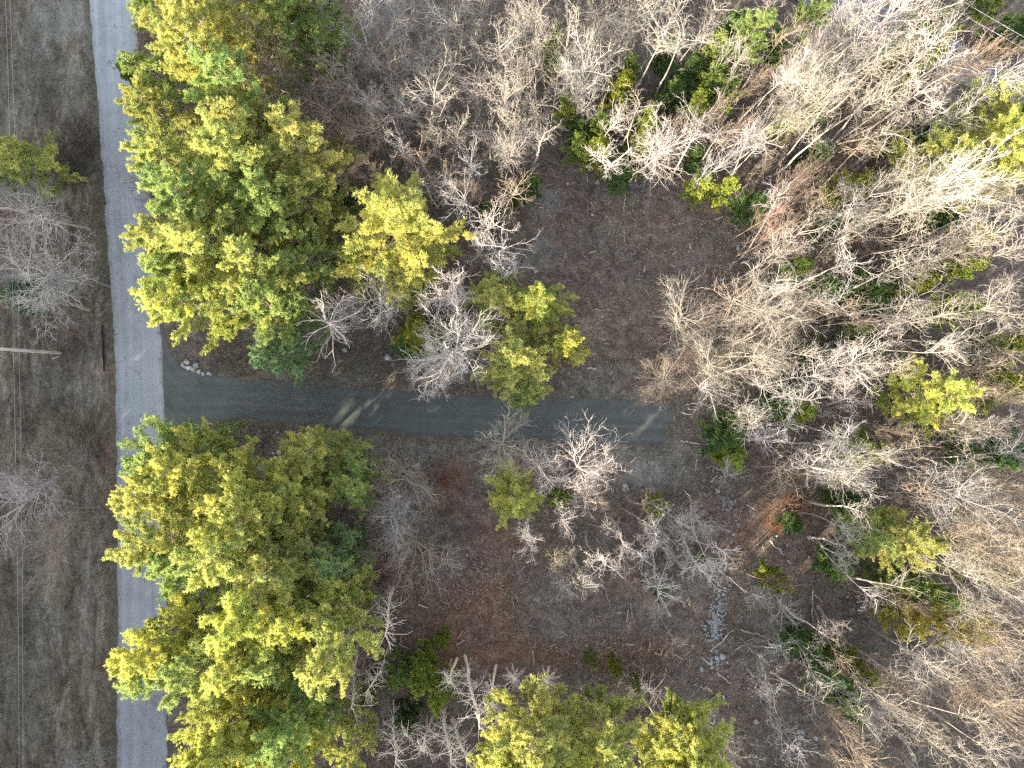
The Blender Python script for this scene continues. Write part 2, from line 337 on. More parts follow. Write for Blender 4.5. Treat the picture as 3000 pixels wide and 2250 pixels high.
def birch(seed, h=14.0, cr=2.0, nl=26):
    """fine upswept twigs, narrow stem"""
    r = np.random.default_rng(seed); G = Geo(); C = Geo()
    T = grow(np.array([[0, 0, -0.3]]), np.array([[r.normal(0, .05), r.normal(0, .05), 1.]]), np.array([h*0.9]), 12, 0.04, 0.05, r)
    R = 0.10*(1-0.88*np.linspace(0, 1, 13))[None]; G.tubes(T, R, 6, 0.6)
    S0, D, L, RR = kids(T, R, np.array([1.]), nl, 0.45, 0.98, 0.6, 0.12, 1.0, r, 0)
    t = np.clip((S0[:, 2]/h-0.45)/0.55, 0, 1)
    L = cr*1.5*(1.15-t*0.75)*r.uniform(0.7, 1.2, len(L)); RR = np.minimum(RR, 0.024)
    P = grow(S0, D, L, 6, 0.07, 0.07, r); R1 = rad(RR, 7, 0.35); C.tubes(P, R1, 3, r.uniform(.3, .8, len(P)))
    S0, D, L2, RR = kids(P, R1, L, 9, 0.15, 1.0, 0.5, 0.15, 0.42, r); RR = np.clip(RR, 0.008, 0.013)
    P2 = grow(S0, D, L2, 4, 0.10, 0.05, r); C.tubes(P2, rad(RR, 5, 0.5), 3, r.uniform(.1, .9, len(P2)))
    S0, D, L3, RR = kids(P2, rad(RR, 5, 0.5), L2, 4, 0.2, 1.0, 0.5, 0.15, 0.5, r); 
    P3 = grow(S0, D, L3, 2, 0.10, 0.03, r); C.tubes(P3, np.full((len(P3), 3), 0.007), 3, r.uniform(.1, .9, len(P3)))
    return G.mesh('birch_trunk', M_BARK, True), C.mesh('birch_crown', M_BARK)
def bush(seed, ht=2.6, sp=1.6, ns=16, fine=5, leaves=0):
    r = np.random.default_rng(seed); G = Geo(); C = Geo()
    a = r.uniform(0, 2*math.pi, ns); q = r.uniform(0.1, 0.9, ns)
    D = unit(np.stack([np.cos(a)*q, np.sin(a)*q, np.ones(ns)], 1))
    P0 = np.stack([np.cos(a)*0.15, np.sin(a)*0.15, np.full(ns, -0.1)], 1)
    L = ht*r.uniform(0.7, 1.2, ns); P = grow(P0, D, L, 6, 0.13, 0.0, r); R = rad(np.full(ns, 0.028), 7, 0.3)
    G.tubes(P, R, 4, r.uniform(.3, .8, ns))
    S0, D, L2, RR = kids(P, R, L, 8, 0.2, 1.0, 0.6, 0.2, 0.5, r); RR = np.clip(RR, 0.008, 0.014)
    P2 = grow(S0, D, L2, 4, 0.14, 0.03, r); C.tubes(P2, rad(RR, 5, 0.5), 3, r.uniform(.1, .9, len(P2)))
    S0, D, L3, RR = kids(P2, rad(RR, 5, 0.5), L2, fine, 0.2, 1.0, 0.6, 0.2, 0.55, r)
    P3 = grow(S0, D, L3, 2, 0.12, 0.03, r); C.tubes(P3, np.full((len(P3), 3), 0.007), 3, r.uniform(.1, .9, len(P3)))
    return G.mesh('shrub_stems', M_BARK), C.mesh('shrub_twigs', M_BARK)
def blades(G, P, D, n, ln, wd, tone, r, cone=0.9, tri=True):
    """n needle blades round each point P along D"""
    B = len(P); Dd = D[:, None]*np.ones((1, n, 1))
    q = unit(Dd*1.0+r.normal(0, cone*0.62, (B, n, 3))+np.array([0, 0, 0.15]))
    l = ln*r.uniform(0.65, 1.3, (B, n, 1)); side = unit(np.cross(q, r.normal(0, 1, (B, n, 3))))
    o = P[:, None]+q*l*0.05
    a = o; b_ = o+q*l*0.55+side*wd*0.5; c_ = o+q*l; d = o+q*l*0.5-side*wd*0.5
    V = np.stack([a, b_, c_, d], 2).reshape(-1, 3)
    F = np.arange(B*n*4).reshape(-1, 4)
    G.add(V, F, np.repeat(np.clip(np.repeat(tone, n)+r.normal(0, 0.06, B*n), 0, 1), 4))
def pine(seed, h=24.0, cr=5.0, c0=0.30, nl=60, top=0.75, dens=1.0, bl=12, blade=0.27, mat=None, stubs=14, sub=15, wide=0.056):
    r = np.random.default_rng(seed); G = Geo(); C = Geo(); Lm = Geo(); mat = mat or M_PINE
    T = grow(np.array([[0, 0, -0.3]]), np.array([[r.normal(0, .03), r.normal(0, .03), 1.]]), np.array([h*0.985]), 14, 0.03, 0.06, r)
    R = (0.26*(1-0.9*np.linspace(0, 1, 15)**0.95)*h/24)[None]; R[0, 0] *= 1.35; G.tubes(T, R, 8, 0.5)
    if stubs:
        S0, D, L, RR = kids(T, R, np.array([1.]), stubs, 0.12, c0+0.1, 1.35, 0.2, 1.0, r, 0); L = r.uniform(0.6, 2.6, len(L))
        P = grow(S0, D, L, 4, 0.12, -0.02, r); G.tubes(P, rad(np.full(len(P), 0.035), 5, 0.3), 3, 0.7)
        S0, D, L2, RR = kids(P, rad(np.full(len(P), 0.03), 5, 0.3), L, 3, 0.3, 1, 0.7, .2, 0.5, r)
        G.tubes(grow(S0, D, L2, 2, 0.1, 0, r), np.full((len(S0), 3), 0.012), 3, 0.7)
    i = np.arange(nl); u = (i+r.random(nl)*0.8)/nl                     # 0 low .. 1 top
    u = u**0.85
    az = i*2.399+r.normal(0, 0.35, nl)
    zz = h*(c0+(0.97-c0)*u)
    prof = np.minimum(1.0, 0.62+u*1.1)*(1-u**1.6*top)
    L = cr*prof*r.uniform(0.5, 1.32, nl)
    el = 0.05+0.55*u+r.normal(0, 0.12, nl)
    D = np.stack([np.cos(az)*np.cos(el), np.sin(az)*np.cos(el), np.sin(el)], 1)
    f = np.clip((zz+0.3)/(h*0.985), 0, 0.999)*14; k = np.minimum(f.astype(int), 13); w = (f-k)[:, None]
    P0 = T[0, k]*(1-w)+T[0, k+1]*w
    P = grow(P0, D, L, 8, 0.07, 0.035, r); R1 = rad(0.015+0.011*L, 9, 0.3); Lm.tubes(P, R1, 4, 0.5)
    tone_l = r.uniform(0.3, 0.85, nl)
    # leading shoot
    S0, Dk, L2, RR = kids(P, R1, L, sub, 0.22, 1.0, 0.62, 0.14, 0.34, r, 0.45, 0.75)
    Dk[:, 2] = Dk[:, 2]*0.6+0.12; Dk = unit(Dk)
    P2 = grow(S0, Dk, L2, 5, 0.10, 0.05, r); Lm.tubes(P2, np.full((len(P2), 6), 0.012), 3, 0.5)
    t2 = np.repeat(tone_l, sub)+r.normal(0, 0.10, len(P2))
    # needle tufts on side shoots
    def tufts(PP, LL, tone, n, t0):
        B = len(PP); t = t0+(1-t0)*(np.arange(n)[None]+r.random((B, n)))/n; f = t*(PP.shape[1]-1)
        ii = np.minimum(f.astype(int), PP.shape[1]-2); w = (f-ii)[..., None]; b_ = np.arange(B)[:, None]
        A = PP[b_, ii]; Cc = PP[b_, ii+1]; pt = A*(1-w)+Cc*w; dr = unit(Cc-A)
        pt = pt+r.normal(0, 0.09, pt.shape)
        keep = r.random((B, n)) < np.clip(LL[:, None]*dens/1.6, 0.35, 1)
        return pt[keep], dr[keep], np.repeat(tone, n).reshape(B, n)[keep]
    a_, b_, c_ = tufts(P2, L2*2.0, t2, 9, 0.10); blades(C, a_, b_, bl, blade, wide, c_, r)
    a_, b_, c_ = tufts(P, L, tone_l, 12, 0.4); blades(C, a_, b_, bl, blade, wide, c_, r)
    tp = T[:, -1]+np.array([[0, 0, 0.2]]); n = 26
    pts = tp+r.normal(0, 1, (n, 3))*np.array([0.35, 0.35, 0.5]); blades(C, pts, np.tile([[0, 0, 1.]], (n, 1)), bl, blade, wide, np.full(n, .6), r)
    return G.mesh('pine_trunk', M_PBARK, True), C.mesh('pine_needles', mat), Lm.mesh('pine_limbs', M_PBARK)
def snag(seed, h=22.0, lo=0.25, L0=2.2):
    r = np.random.default_rng(seed); G = Geo(); C = Geo()
    T = grow(np.array([[0, 0, -0.3]]), np.array([[r.normal(0, .05), r.normal(0, .05), 1.]]), np.array([h]), 14, 0.035, 0.05, r)
    R = (0.22*(1-0.7*np.linspace(0, 1, 15)))[None]; G.tubes(T, R, 7, 0.6)
    S0, D, L, RR = kids(T, R, np.array([1.]), 34, lo, 1.0, 1.25, 0.2, 1.0, r, 0); L = r.uniform(0.5, 1.3, len(L))*L0
    P = grow(S0, D, L, 6, 0.16, -0.01, r); R1 = rad(np.full(len(P), 0.045), 7, 0.3); C.tubes(P, R1, 4, 0.7)
    S0, D, L2, RR = kids(P, R1, L, 5, 0.2, 1, 0.8, .25, 0.45, r); P2 = grow(S0, D, L2, 3, 0.2, 0.02, r); C.tubes(P2, np.full((len(P2), 4), 0.016), 3, 0.7)
    return G.mesh('snag_trunk', M_DEAD, True), C.mesh('snag_branches', M_DEAD)

HW = [hardwood(101, 20, 2.9, 0.68), hardwood(102, 20, 3.0, 0.74, 15, 0.15), hardwood(103, 20, 2.8, 0.64, 18, 0.14), hardwood(104, 20, 3.0, 0.66, 13, 0.14, 0.9, True),
      hardwood(105, 20, 2.9, 0.76, 15, 0.15, 1.0), hardwood(106, 20, 3.0, 0.62, 15, 0.13, 0.85, True), hardwood(107, 20, 3.0, 0.70, 17, 0.16, 0.95), hardwood(108, 20, 2.8, 0.78, 14, 0.14, 1.0)]
HWR = 3.0
SP = [hardwood(121, 16, 5.0, 0.50, 28, 0.12, 1.05, False, 1.5), hardwood(122, 16, 5.0, 0.52, 22, 0.13, 1.0, True, 1.5), hardwood(123, 16, 5.0, 0.46, 26, 0.13, 1.0, True, 1.4)]
BI = [birch(131), birch(132), birch(133)]
BU = [bush(141), bush(142, 2.2, 1.6, 20), bush(143, 3.0, 1.4, 12, 6)]
PI = [pine(151, nl=60), pine(152, 24, 5, 0.25, 64, 0.7), pine(153, 24, 5, 0.34, 54, 0.8), pine(154, 24, 5, 0.30, 56, 0.62), pine(155, 24, 5, 0.28, 60, 0.85), pine(156, 24, 5, 0.22, 54, 0.75)]
PH = [pine(161, 26, 4.6, 0.5, 50, 0.7, 1.1, 12, 0.27, None, 26), pine(162, 26, 4.6, 0.47, 52, 0.75, 1.1, 12, 0.27, None, 24)]
FI = [pine(171, 9, 2.2, 0.12, 52, 0.93, 1.6, 9, 0.2, M_FIR, 0, 8, 0.075), pine(172, 9, 2.2, 0.08, 56, 0.9, 1.6, 9, 0.2, M_FIR, 0, 8, 0.075), pine(173, 9, 2.3, 0.15, 48, 0.88, 1.5, 9, 0.21, M_FIR, 0, 9, 0.08)]
SN = [snag(181), snag(182, 20, 0.3, 1.6)]

PLACED = []            # (empty, px, py, category word, adjective, name, size, plural group)
def put(name, meshes, names, ppx, ppy, h, h0, r, r0, frac, tint, adj, kind, cat, rz=None, by_base=False, rr=random.Random(5)):
    z = 0 if by_base else frac*h
    x, y = W(ppx, ppy, z)
    e = thing(name, (x, y, -0.15), rr.uniform(0, 6.28) if rz is None else rz, (r/r0, r/r0, h/h0))
    if h > 3 : e.rotation_euler = (rr.gauss(0, 0.03), rr.gauss(0, 0.03), e.rotation_euler[2])
    for nm, me_, t in zip(names, meshes, tint): new_obj(nm, me_, e, t)
    PLACED.append([e, ppx, ppy, cat, adj, kind, h])
    return e
R_ = random.Random(11)
CREAM = (1.0, 0.97, 0.90); GREY = (1.0, 1.02, 1.06); PINK = (0.78, 0.62, 0.53); TAN = (0.90, 0.78, 0.65); WHITE = (1.6, 1.56, 1.55)
BTINT = {'c': (CREAM, 'cream'), 'g': (GREY, 'grey'), 'p': (PINK, 'reddish brown'), 't': (TAN, 'tan'), 'w': (WHITE, 'whitish')}
def jit(c, k=0.08):
    v = 1+R_.uniform(-k, k); return tuple(q*v*(1+R_.uniform(-0.03, 0.03)) for q in c)
def bare(ox, oy, lst, h, kr=1.0):
    """entries (x, y, width, tint[, height[, form]]) read off a photo tile with corner ox, oy"""
    for e in lst:
        x, y, w = e[:3]; tc = e[3] if len(e) > 3 else 'c'; hh = e[4] if len(e) > 4 and e[4] else h*R_.uniform(0.82, 1.12)
        form = e[5] if len(e) > 5 else ('b' if tc == 'p' else 'h')
        fx = ox+x*0.452; fy = oy+y*0.452
        r = w*0.452/25*(H-0.8*hh)/H/2*(kr*1.05 if form == 's' else kr*1.0)
        c, word = BTINT[tc]; c = jit(c)
        if form == 'h': ms, h0, r0, fr = R_.choice(HW), 20, HWR, 0.86; r = max(r, 1.3)
        elif form == 's': ms, h0, r0, fr = R_.choice(SP), 16, 5.0, 0.72
        else: ms, h0, r0, fr = R_.choice(BI), 14, 2.2, 0.8
        nm = 'bare_tree' if form != 'b' else 'bare_birch'
        put(nm, ms, ('trunk', 'crown'), fx, fy, hh, h0, r, r0, fr, (c, c), word, 'leafless tree' if form == 'h' else ('spreading leafless tree' if form == 's' else 'twiggy leafless tree'), 'tree')
# top middle
bare(750, 0, [(640,180,220,'g'),(820,380,260),(430,400,230,'p'),(200,450,350,'t',17,'s'),(330,640,260,'t'),(620,570,230,'p'),(760,600,190),(1060,120,260),(980,40,200,'g'),(1220,200,260),(1290,400,260),(1380,520,260),
  (1090,400,200),(1060,660,280),(1120,770,280),(1010,560,200,'g'),(1200,560,240),(700,820,300),(500,960,280,'t'),(640,920,200,'t'),(850,950,160,'g'),(960,880,240),(1100,1090,260,'t'),(1440,760,240),(1430,640,240),
  (1560,480,260),(1600,300,240),(1380,150,240),(1480,180,220),(1580,640,240),(1600,930,260),(1430,1120,220,'p'),(1210,1290,260,'g'),(1400,1400,260,'w',15),(1500,1330,210,'g',15),(1430,1600,260,'w',14),(800,1160,220,'p'),
  (600,760,170,'p'),(1290,900,190,'t'),(1150,20,220),(1340,30,220),(1490,50,200),(1620,60,220),(860,120,220,'g'),(760,60,220,'g'),(1600,1130,220,'t'),(1290,1060,200,'g'),(980,240,200),(1200,380,200),(560,60,240),(660,30,200,'t'),(1040,440,220),(900,330,200,'t'),(760,260,220),(1120,560,200),(1330,300,220),(880,760,220,'t'),(1130,930,200),(480,150,230,'c'),(620,300,220,'t'),(780,460,200),(860,560,210),(1010,330,200),(560,640,200,'t'),(440,760,220,'t'),(740,740,200),(1180,820,200),(700,420,160,'p'),(560,420,160,'t'),(940,640,170),(1500,850,200)], 17.5, 1.28)
# top centre
bare(1500, 0, [(30,230,240),(90,350,260),(220,130,260),(240,300,220),(430,260,280),(410,140,240),(180,480,240),(160,690,260),(60,750,230),(60,900,220),(20,1030,240),(500,400,280),(520,520,360,'w',17,'s'),(750,80,260),
  (700,280,260),(820,240,320),(920,300,380),(1050,120,350),(1150,250,350),(1030,40,250),(1230,110,260),(560,100,250),(640,190,230),(50,600,220),(300,560,200),(590,790,210,'w',15),(700,880,300,'w',15),(850,680,260,'c',16),(950,950,400,'w',15,'s'),
  (1290,690,220,'p'),(1250,900,330,'g',17),(1350,850,250),(1330,1050,250,'g',15),(1550,490,210,'p'),(1620,620,250),(1620,800,250),(1600,950,250,'g'),(1100,760,170,'p',12),(330,30,230),(150,40,220),(880,20,240),(1340,30,240),(40,60,220),
  (1470,330,180),(1600,330,200),(1500,760,180,'p')], 18)
# top right
bare(2250, 0, [(60,100,220),(180,150,240,'t'),(130,420,230,'g'),(250,330,240,'g'),(330,250,260),(380,430,280),(290,560,320),(450,330,260),(560,200,260),(650,180,260,'g'),(620,330,300),(700,470,340,'w'),(760,350,340),(850,80,400,'w',22,'s'),
  (930,150,340),(1050,60,320),(1130,280,340,'w'),(1160,200,300),(1200,380,300),(1080,480,340,'w'),(900,560,300),(700,600,260),(330,650,350,'c',20,'s'),(180,700,260),(60,800,250),(100,620,240,'g'),(1400,260,320,'p',21),(1480,330,240,'p',20),(1300,420,260,'t'),
  (1550,420,300,'g'),(1600,520,260,'g'),(1130,750,300,'g'),(1250,640,250,'g'),(850,620,260),(60,1000,240,'g'),(330,1100,250,'p'),(180,1180,260,'p'),(700,990,240,'t'),(960,1150,280),(1050,1080,250),(1200,1000,300),(1330,920,260),
  (1100,1230,380,'w',21,'s'),(1200,1150,300),(820,1270,240,'g'),(1450,1080,260),(1580,950,300),(1620,1060,220),(720,1400,320),(560,1480,300,'g'),(960,1380,340),(1250,1430,300),(1450,1380,300),(1600,1400,260),(350,1330,220,'t'),(200,1480,260,'g'),
  (80,1500,260,'p'),(60,1350,230,'p'),(300,1560,220),(680,1560,300),(960,1580,300),(1100,1540,280),(1270,1510,260),(1500,1600,260,'t'),(1400,1210,220),(560,60,200,'g'),(480,560,240),(520,700,220,'g'),(1000,300,260),(830,240,260)], 19)
# centre and right of the drive
bare(750, 750, [(600,370,230,'w',13,'s'),(900,380,260,'w',14,'s'),(1110,320,130,'w',13),(1370,490,450,'w',15,'s'),(1330,400,260,'w',14),(1160,690,300,'w',14,'s'),(1180,850,200,'w',13),(1390,80,280,'w',15),(1280,40,200,'w',15),(1570,400,220,'p',10),(850,1390,330,'t',13,'s'),(960,1560,280,'g',14,'s'),
  (700,1530,240,'p',13),(1560,1330,320,'c',13,'s'),(1620,1130,130,'p',12)], 12, 1.25)
bare(1500, 750, [(60,90,170,'w',12),(1500,290,350,'c',17,'s'),(1610,200,250,'t',18),(1180,480,340,'c',14,'s'),(1240,560,300,'g',14),(1290,400,220,'p',13),(985,700,270,'t',12,'s'),(950,850,150,'c',10),(1320,790,260,'c',14,'s'),(1560,400,260,'t',17),(1630,600,260,'c',18),
  (1540,910,180,'g',12),(450,400,200,'t',9),(210,560,180,'t',9),(220,830,130,'p',9),(210,1480,240,'w',13),(470,1450,360,'w',14,'s'),(590,1560,200,'t',11),(60,1340,250,'t',12),(1630,1150,200,'g',14),(1400,1430,160,'g',9),(1620,760,240,'c',17),(1610,980,200,'c',15),(880,1600,160,'t',9),(1130,740,200,'p',12)], 14, 1.25)
bare(2250, 750, [(400,100,330,'w'),(80,150,250),(40,50,240),(850,90,340),(1000,50,250),(1120,150,300),(1350,80,350),(1550,40,300),(1600,170,260),(1450,240,260),(300,280,230),(130,310,250,'g'),(60,220,210),(440,350,250,'g'),(540,330,190,'t'),(820,320,300),
  (920,340,250),(690,390,200,'t'),(150,500,320),(250,460,260),(30,600,240),(950,480,300),(870,540,300),(1150,540,350,'w'),(1090,450,240),(1300,420,300),(1500,430,300),(1610,370,260),(480,680,330,'w',19,'s'),(130,780,280,'g'),(230,830,270,'g'),(30,720,220),
  (310,860,220,'g'),(850,830,210,'t'),(700,800,200,'g'),(1500,700,350,'t'),(1390,730,260,'t'),(1620,820,260,'t'),(1590,600,260,'t'),(1450,880,300,'t'),(400,1060,300,'g',18),(380,950,250,'g',18),(560,1000,210,'g'),(70,1150,250,'g',16),(400,1290,340,'g',18,'s'),(600,1300,250,'g'),
  (120,1400,280,'t',15),(470,1440,280,'w',17),(570,1400,240,'c',18),(850,1310,260,'p'),(880,1150,260,'p'),(980,1270,250,'t'),(1430,1100,300),(1510,1120,260),(1600,1000,240,'t'),(1180,1490,430,'g',21,'s'),(1350,1400,300,'g'),(1310,1570,450,'t',21,'s'),(1560,1500,350,'t',22,'s'),(1610,1320,240),
  (930,1600,300,'t'),(260,1180,240,'g'),(740,1240,200,'g'),(1280,1080,200,'p')], 18.5)
# lower right
bare(2250, 1500, [(430,120,230,'g',14),(690,370,230,'g',16),(900,600,220,'p',15),(1200,150,380,'t',21,'s'),(1350,300,440,'c',21,'s'),(1500,180,400,'t',21,'s'),(1610,360,340,'t',22),(1400,30,300,'t'),(1450,700,350,'t',20,'s'),(1590,760,300),(1610,560,260),(1280,890,230,'g',17),
  (1550,950,260),(270,700,240,'g',13),(60,560,220,'p',12),(620,800,230,'t',15),(390,1000,220,'g',15),(130,1150,260,'g',14),(60,1080,220,'g',13),(400,1360,240,'p',17),(880,1150,290,'p',19),(800,1290,280,'c',18),(1200,1100,350,'c',20),(1350,1200,350,'t',20,'s'),(1450,1070,300,'t'),
  (1510,1300,300,'t'),(1300,1450,300,'c'),(1100,1530,300),(1210,1610,300),(650,1550,300,'t',18),(800,1580,240,'t',18),(730,1440,220,'c',18),(250,1560,240,'g',16),(600,1330,180,'g',16),(1480,1560,300),(1580,1430,260),(1040,1300,240,'t'),(1000,950,220,'g',16),(480,1560,220,'t',17),(950,1420,240),(1620,1100,240)], 18)
# lower centre
bare(1500, 1500, [(110,150,190,'w',14),(320,60,180,'w',14),(270,340,170,'t',13),(305,500,120,'g',12),(370,430,80,'c',11),(470,480,160,'w',14),(570,310,220,'w',15),(660,370,150,'w',14),(740,170,170,'w',15),(950,190,180,'w',15),(1000,60,220,'g',15),(860,330,150,'w',14),(1060,450,260,'w',16),
  (760,460,240,'p',15),(860,520,180,'t',15),(1230,250,270,'w',16),(1350,150,200,'w',15),(1370,350,190,'w',17),(1030,740,170,'c',15),(870,630,120,'g',13),(660,1230,260,'t',9,'b'),(1400,1500,300,'c',17,'s'),(1610,600,190,'g',13),(640,1500,220,'t',16),(1630,1230,130,'g',12),(1180,740,110,'t',12),(1150,130,200,'c',15),(820,90,190,'g',15),
  (1100,250,170,'c',14),(520,190,150,'g',13),(450,330,150,'c',13),(930,440,150,'c',14),(1230,90,180,'c',15),(1200,520,130,'g',12)], 14, 1.15)
bare(750, 1500, [(600,40,250,'p',13),(900,180,360,'t',13,'s'),(890,60,250,'g',14),(1230,330,200,'g',10),(780,980,230,'p',13),(640,1020,180,'t',14),(640,800,160,'p',10),(760,330,180,'t',11)], 13, 1.25)
# left field
bare(0, 750, [(330,310,460,'w',9,'s'),(300,490,230,'p',7,'b'),(40,50,170,'g',9,'s'),(300,60,300,'w',9,'s'),(200,1430,440,'w',10,'s'),(500,1390,230,'t',8,'s'),(330,1150,300,'t',6,'b'),(120,1260,260,'t',7,'b'),(430,130,260,'g',9),(160,1180,240,'t',8)], 9, 1.2)
bare(0, 0, [(60,1250,240,'g',10,'s'),(340,1400,430,'w',9,'s'),(980,570,230,'t',5,'b'),(1010,380,160,'t',5,'b'),(1020,780,200,'t',4,'b'),(870,1170,160,'g',6,'s')], 9, 1.25)
bare(0, 1500, [(330,80,420,'t',9,'s'),(470,1590,300,'g',8,'s'),(1010,1250,220,'g',5,'s')], 9, 1.25)

def conifer(kind, x, y, w, h, tint, adj, by_base=False):
    """x, y photo pixels of the crown's middle (or of the foot), w crown width in photo pixels"""
    if kind == 'P': ms, h0, r0, fr = R_.choice(PI), 24, 5.2, 0.72
    elif kind == 'H': ms, h0, r0, fr = R_.choice(PH), 26, 4.8, 0.75
    else: ms, h0, r0, fr = R_.choice(FI), 9, 2.3, 0.55
    r = w/25*(H-fr*h)/H/2*(1.14 if kind == 'P' else 1.25)
    if by_base: r = w/25/2*1.0
    t = jit(tint, 0.07); bk = (1, 1, 1)
    e = put('pine_tree' if kind != 'F' else 'fir_tree', (ms[0], ms[1], ms[2]), ('trunk', 'crown', 'limbs'), x, y, h, h0, r, r0, fr, (bk, t, bk), adj, 'pine' if kind != 'F' else 'bushy evergreen', 'tree', None, by_base)
    return e
Y = (1.10, 1.05, 0.9); YY = (1.22, 1.17, 0.85); GN = (0.84, 0.95, 0.86); BG = (0.72, 0.92, 1.15); DK = (0.55, 0.75, 0.8); OL = (1.1, 0.92, 0.6)
for a in [
  # roadside mass above the drive
  (450, 190, 190, 15, GN), (455, 330, 200, 16, Y), (440, 90, 170, 15, GN), (497, 20, 320, 23, Y), (655, 10, 300, 24, Y), (800, 60, 260, 21, GN), (930, 40, 240, 19, GN), (590, 150, 280, 24, Y), (620, 275, 290, 24, GN), (720, 330, 260, 23, Y),
  (500, 480, 270, 23, Y), (655, 440, 320, 25, Y), (830, 440, 300, 23, Y), (600, 590, 300, 24, GN), (500, 715, 250, 22, Y), (770, 560, 260, 23, GN), (895, 590, 230, 18, Y), (900, 720, 210, 16, GN), (640, 730, 320, 24, Y),
  (490, 820, 240, 21, GN), (575, 885, 280, 22, YY), (720, 860, 300, 22, Y), (800, 930, 250, 19, GN), (850, 1000, 190, 15, BG), (1125, 690, 400, 18, YY), (1190, 800, 200, 12, Y), (1035, 740, 160, 12, YY),
  # below the drive
  (440, 1300, 250, 19, GN), (410, 1390, 260, 21, Y), (545, 1370, 260, 21, YY), (640, 1480, 320, 23, YY), (600, 1290, 150, 14, GN), (950, 1335, 240, 15, Y), (860, 1410, 270, 19, YY), (1000, 1400, 220, 15, GN), (790, 1500, 290, 22, Y),
  (430, 1570, 250, 22, Y), (500, 1690, 260, 21, GN), (640, 1640, 300, 24, Y), (830, 1640, 300, 22, Y), (985, 1620, 200, 17, BG), (450, 1860, 260, 23, YY), (400, 1970, 230, 19, GN), (690, 1800, 320, 25, YY), (880, 1760, 300, 23, YY), (1010, 1770, 210, 20, Y),
  (590, 1960, 280, 23, GN), (740, 1960, 280, 24, YY), (850, 1900, 250, 22, GN), (625, 2140, 270, 24, YY), (700, 2130, 300, 25, YY), (860, 2070, 270, 23, GN), (890, 2190, 280, 24, YY), (1000, 2170, 150, 20, Y), (690, 2240, 250, 24, Y), (960, 1880, 190, 19, Y)]:
    conifer('P', a[0]+((20 if a[1] < 1100 else 35) if a[0] < 560 else 12 if a[0] < 700 else 0), a[1], a[2], a[3], a[4], {Y: 'yellow green', GN: 'mid green', YY: 'golden green', BG: 'blue green'}[a[4]])
# tall bare-stemmed pines on the south rim, given by their feet
for a in [(1455, 1985, 220, 27, YY), (1545, 2020, 230, 26, Y), (1523, 1955, 250, 26, Y), (1610, 1975, 260, 25, YY), (1680, 1960, 240, 24, Y), (1838, 1972, 250, 25, Y), (1900, 1990, 240, 24, YY), (1570, 2070, 240, 25, YY), (1900, 2080, 230, 25, Y), (1148, 1712, 200, 27, Y)]:
    conifer('H', a[0], a[1], a[2], a[3], a[4], {Y: 'yellow green', GN: 'mid green', YY: 'golden green'}[a[4]], True)
for a in [(1590, 880, 190, 13, YY), (1520, 1075, 240, 14, Y), (1550, 1160, 120, 11, GN), (1670, 1020, 150, 12, YY), (1440, 900, 210, 12, Y), (1600, 990, 120, 11, Y), (1500, 1440, 200, 10, YY), (1450, 830, 100, 8, Y), (2950, 300, 220, 19, Y), (2945, 395, 230, 20, YY), (2850, 290, 150, 17, Y), (2740, 430, 200, 18, Y), (2919, 545, 190, 18, YY),
          (2720, 1160, 230, 17, YY), (2800, 1190, 170, 14, Y), (2657, 1600, 220, 16, Y), (2590, 1560, 170, 14, GN), (2770, 1820, 210, 14, OL), (2660, 1830, 130, 11, OL), (68, 455, 200, 13, Y), (10, 500, 130, 11, GN), (2400, 30, 110, 15, GN), (2192, 100, 160, 15, GN)]:
    conifer('P', a[0], a[1], a[2], a[3], a[4], {Y: 'yellow green', GN: 'mid green', YY: 'golden green', OL: 'olive'}[a[4]])
FT = {'y': ((1.75, 1.6, 1.1), 'yellow green'), 'g': ((1.25, 1.25, 1.2), 'dark green'), 'd': ((0.65, 0.8, 0.9), 'very dark green'), 'o': ((1.5, 1.25, 0.8), 'olive'), 'b': ((0.7, 0.95, 1.3), 'blue green')}
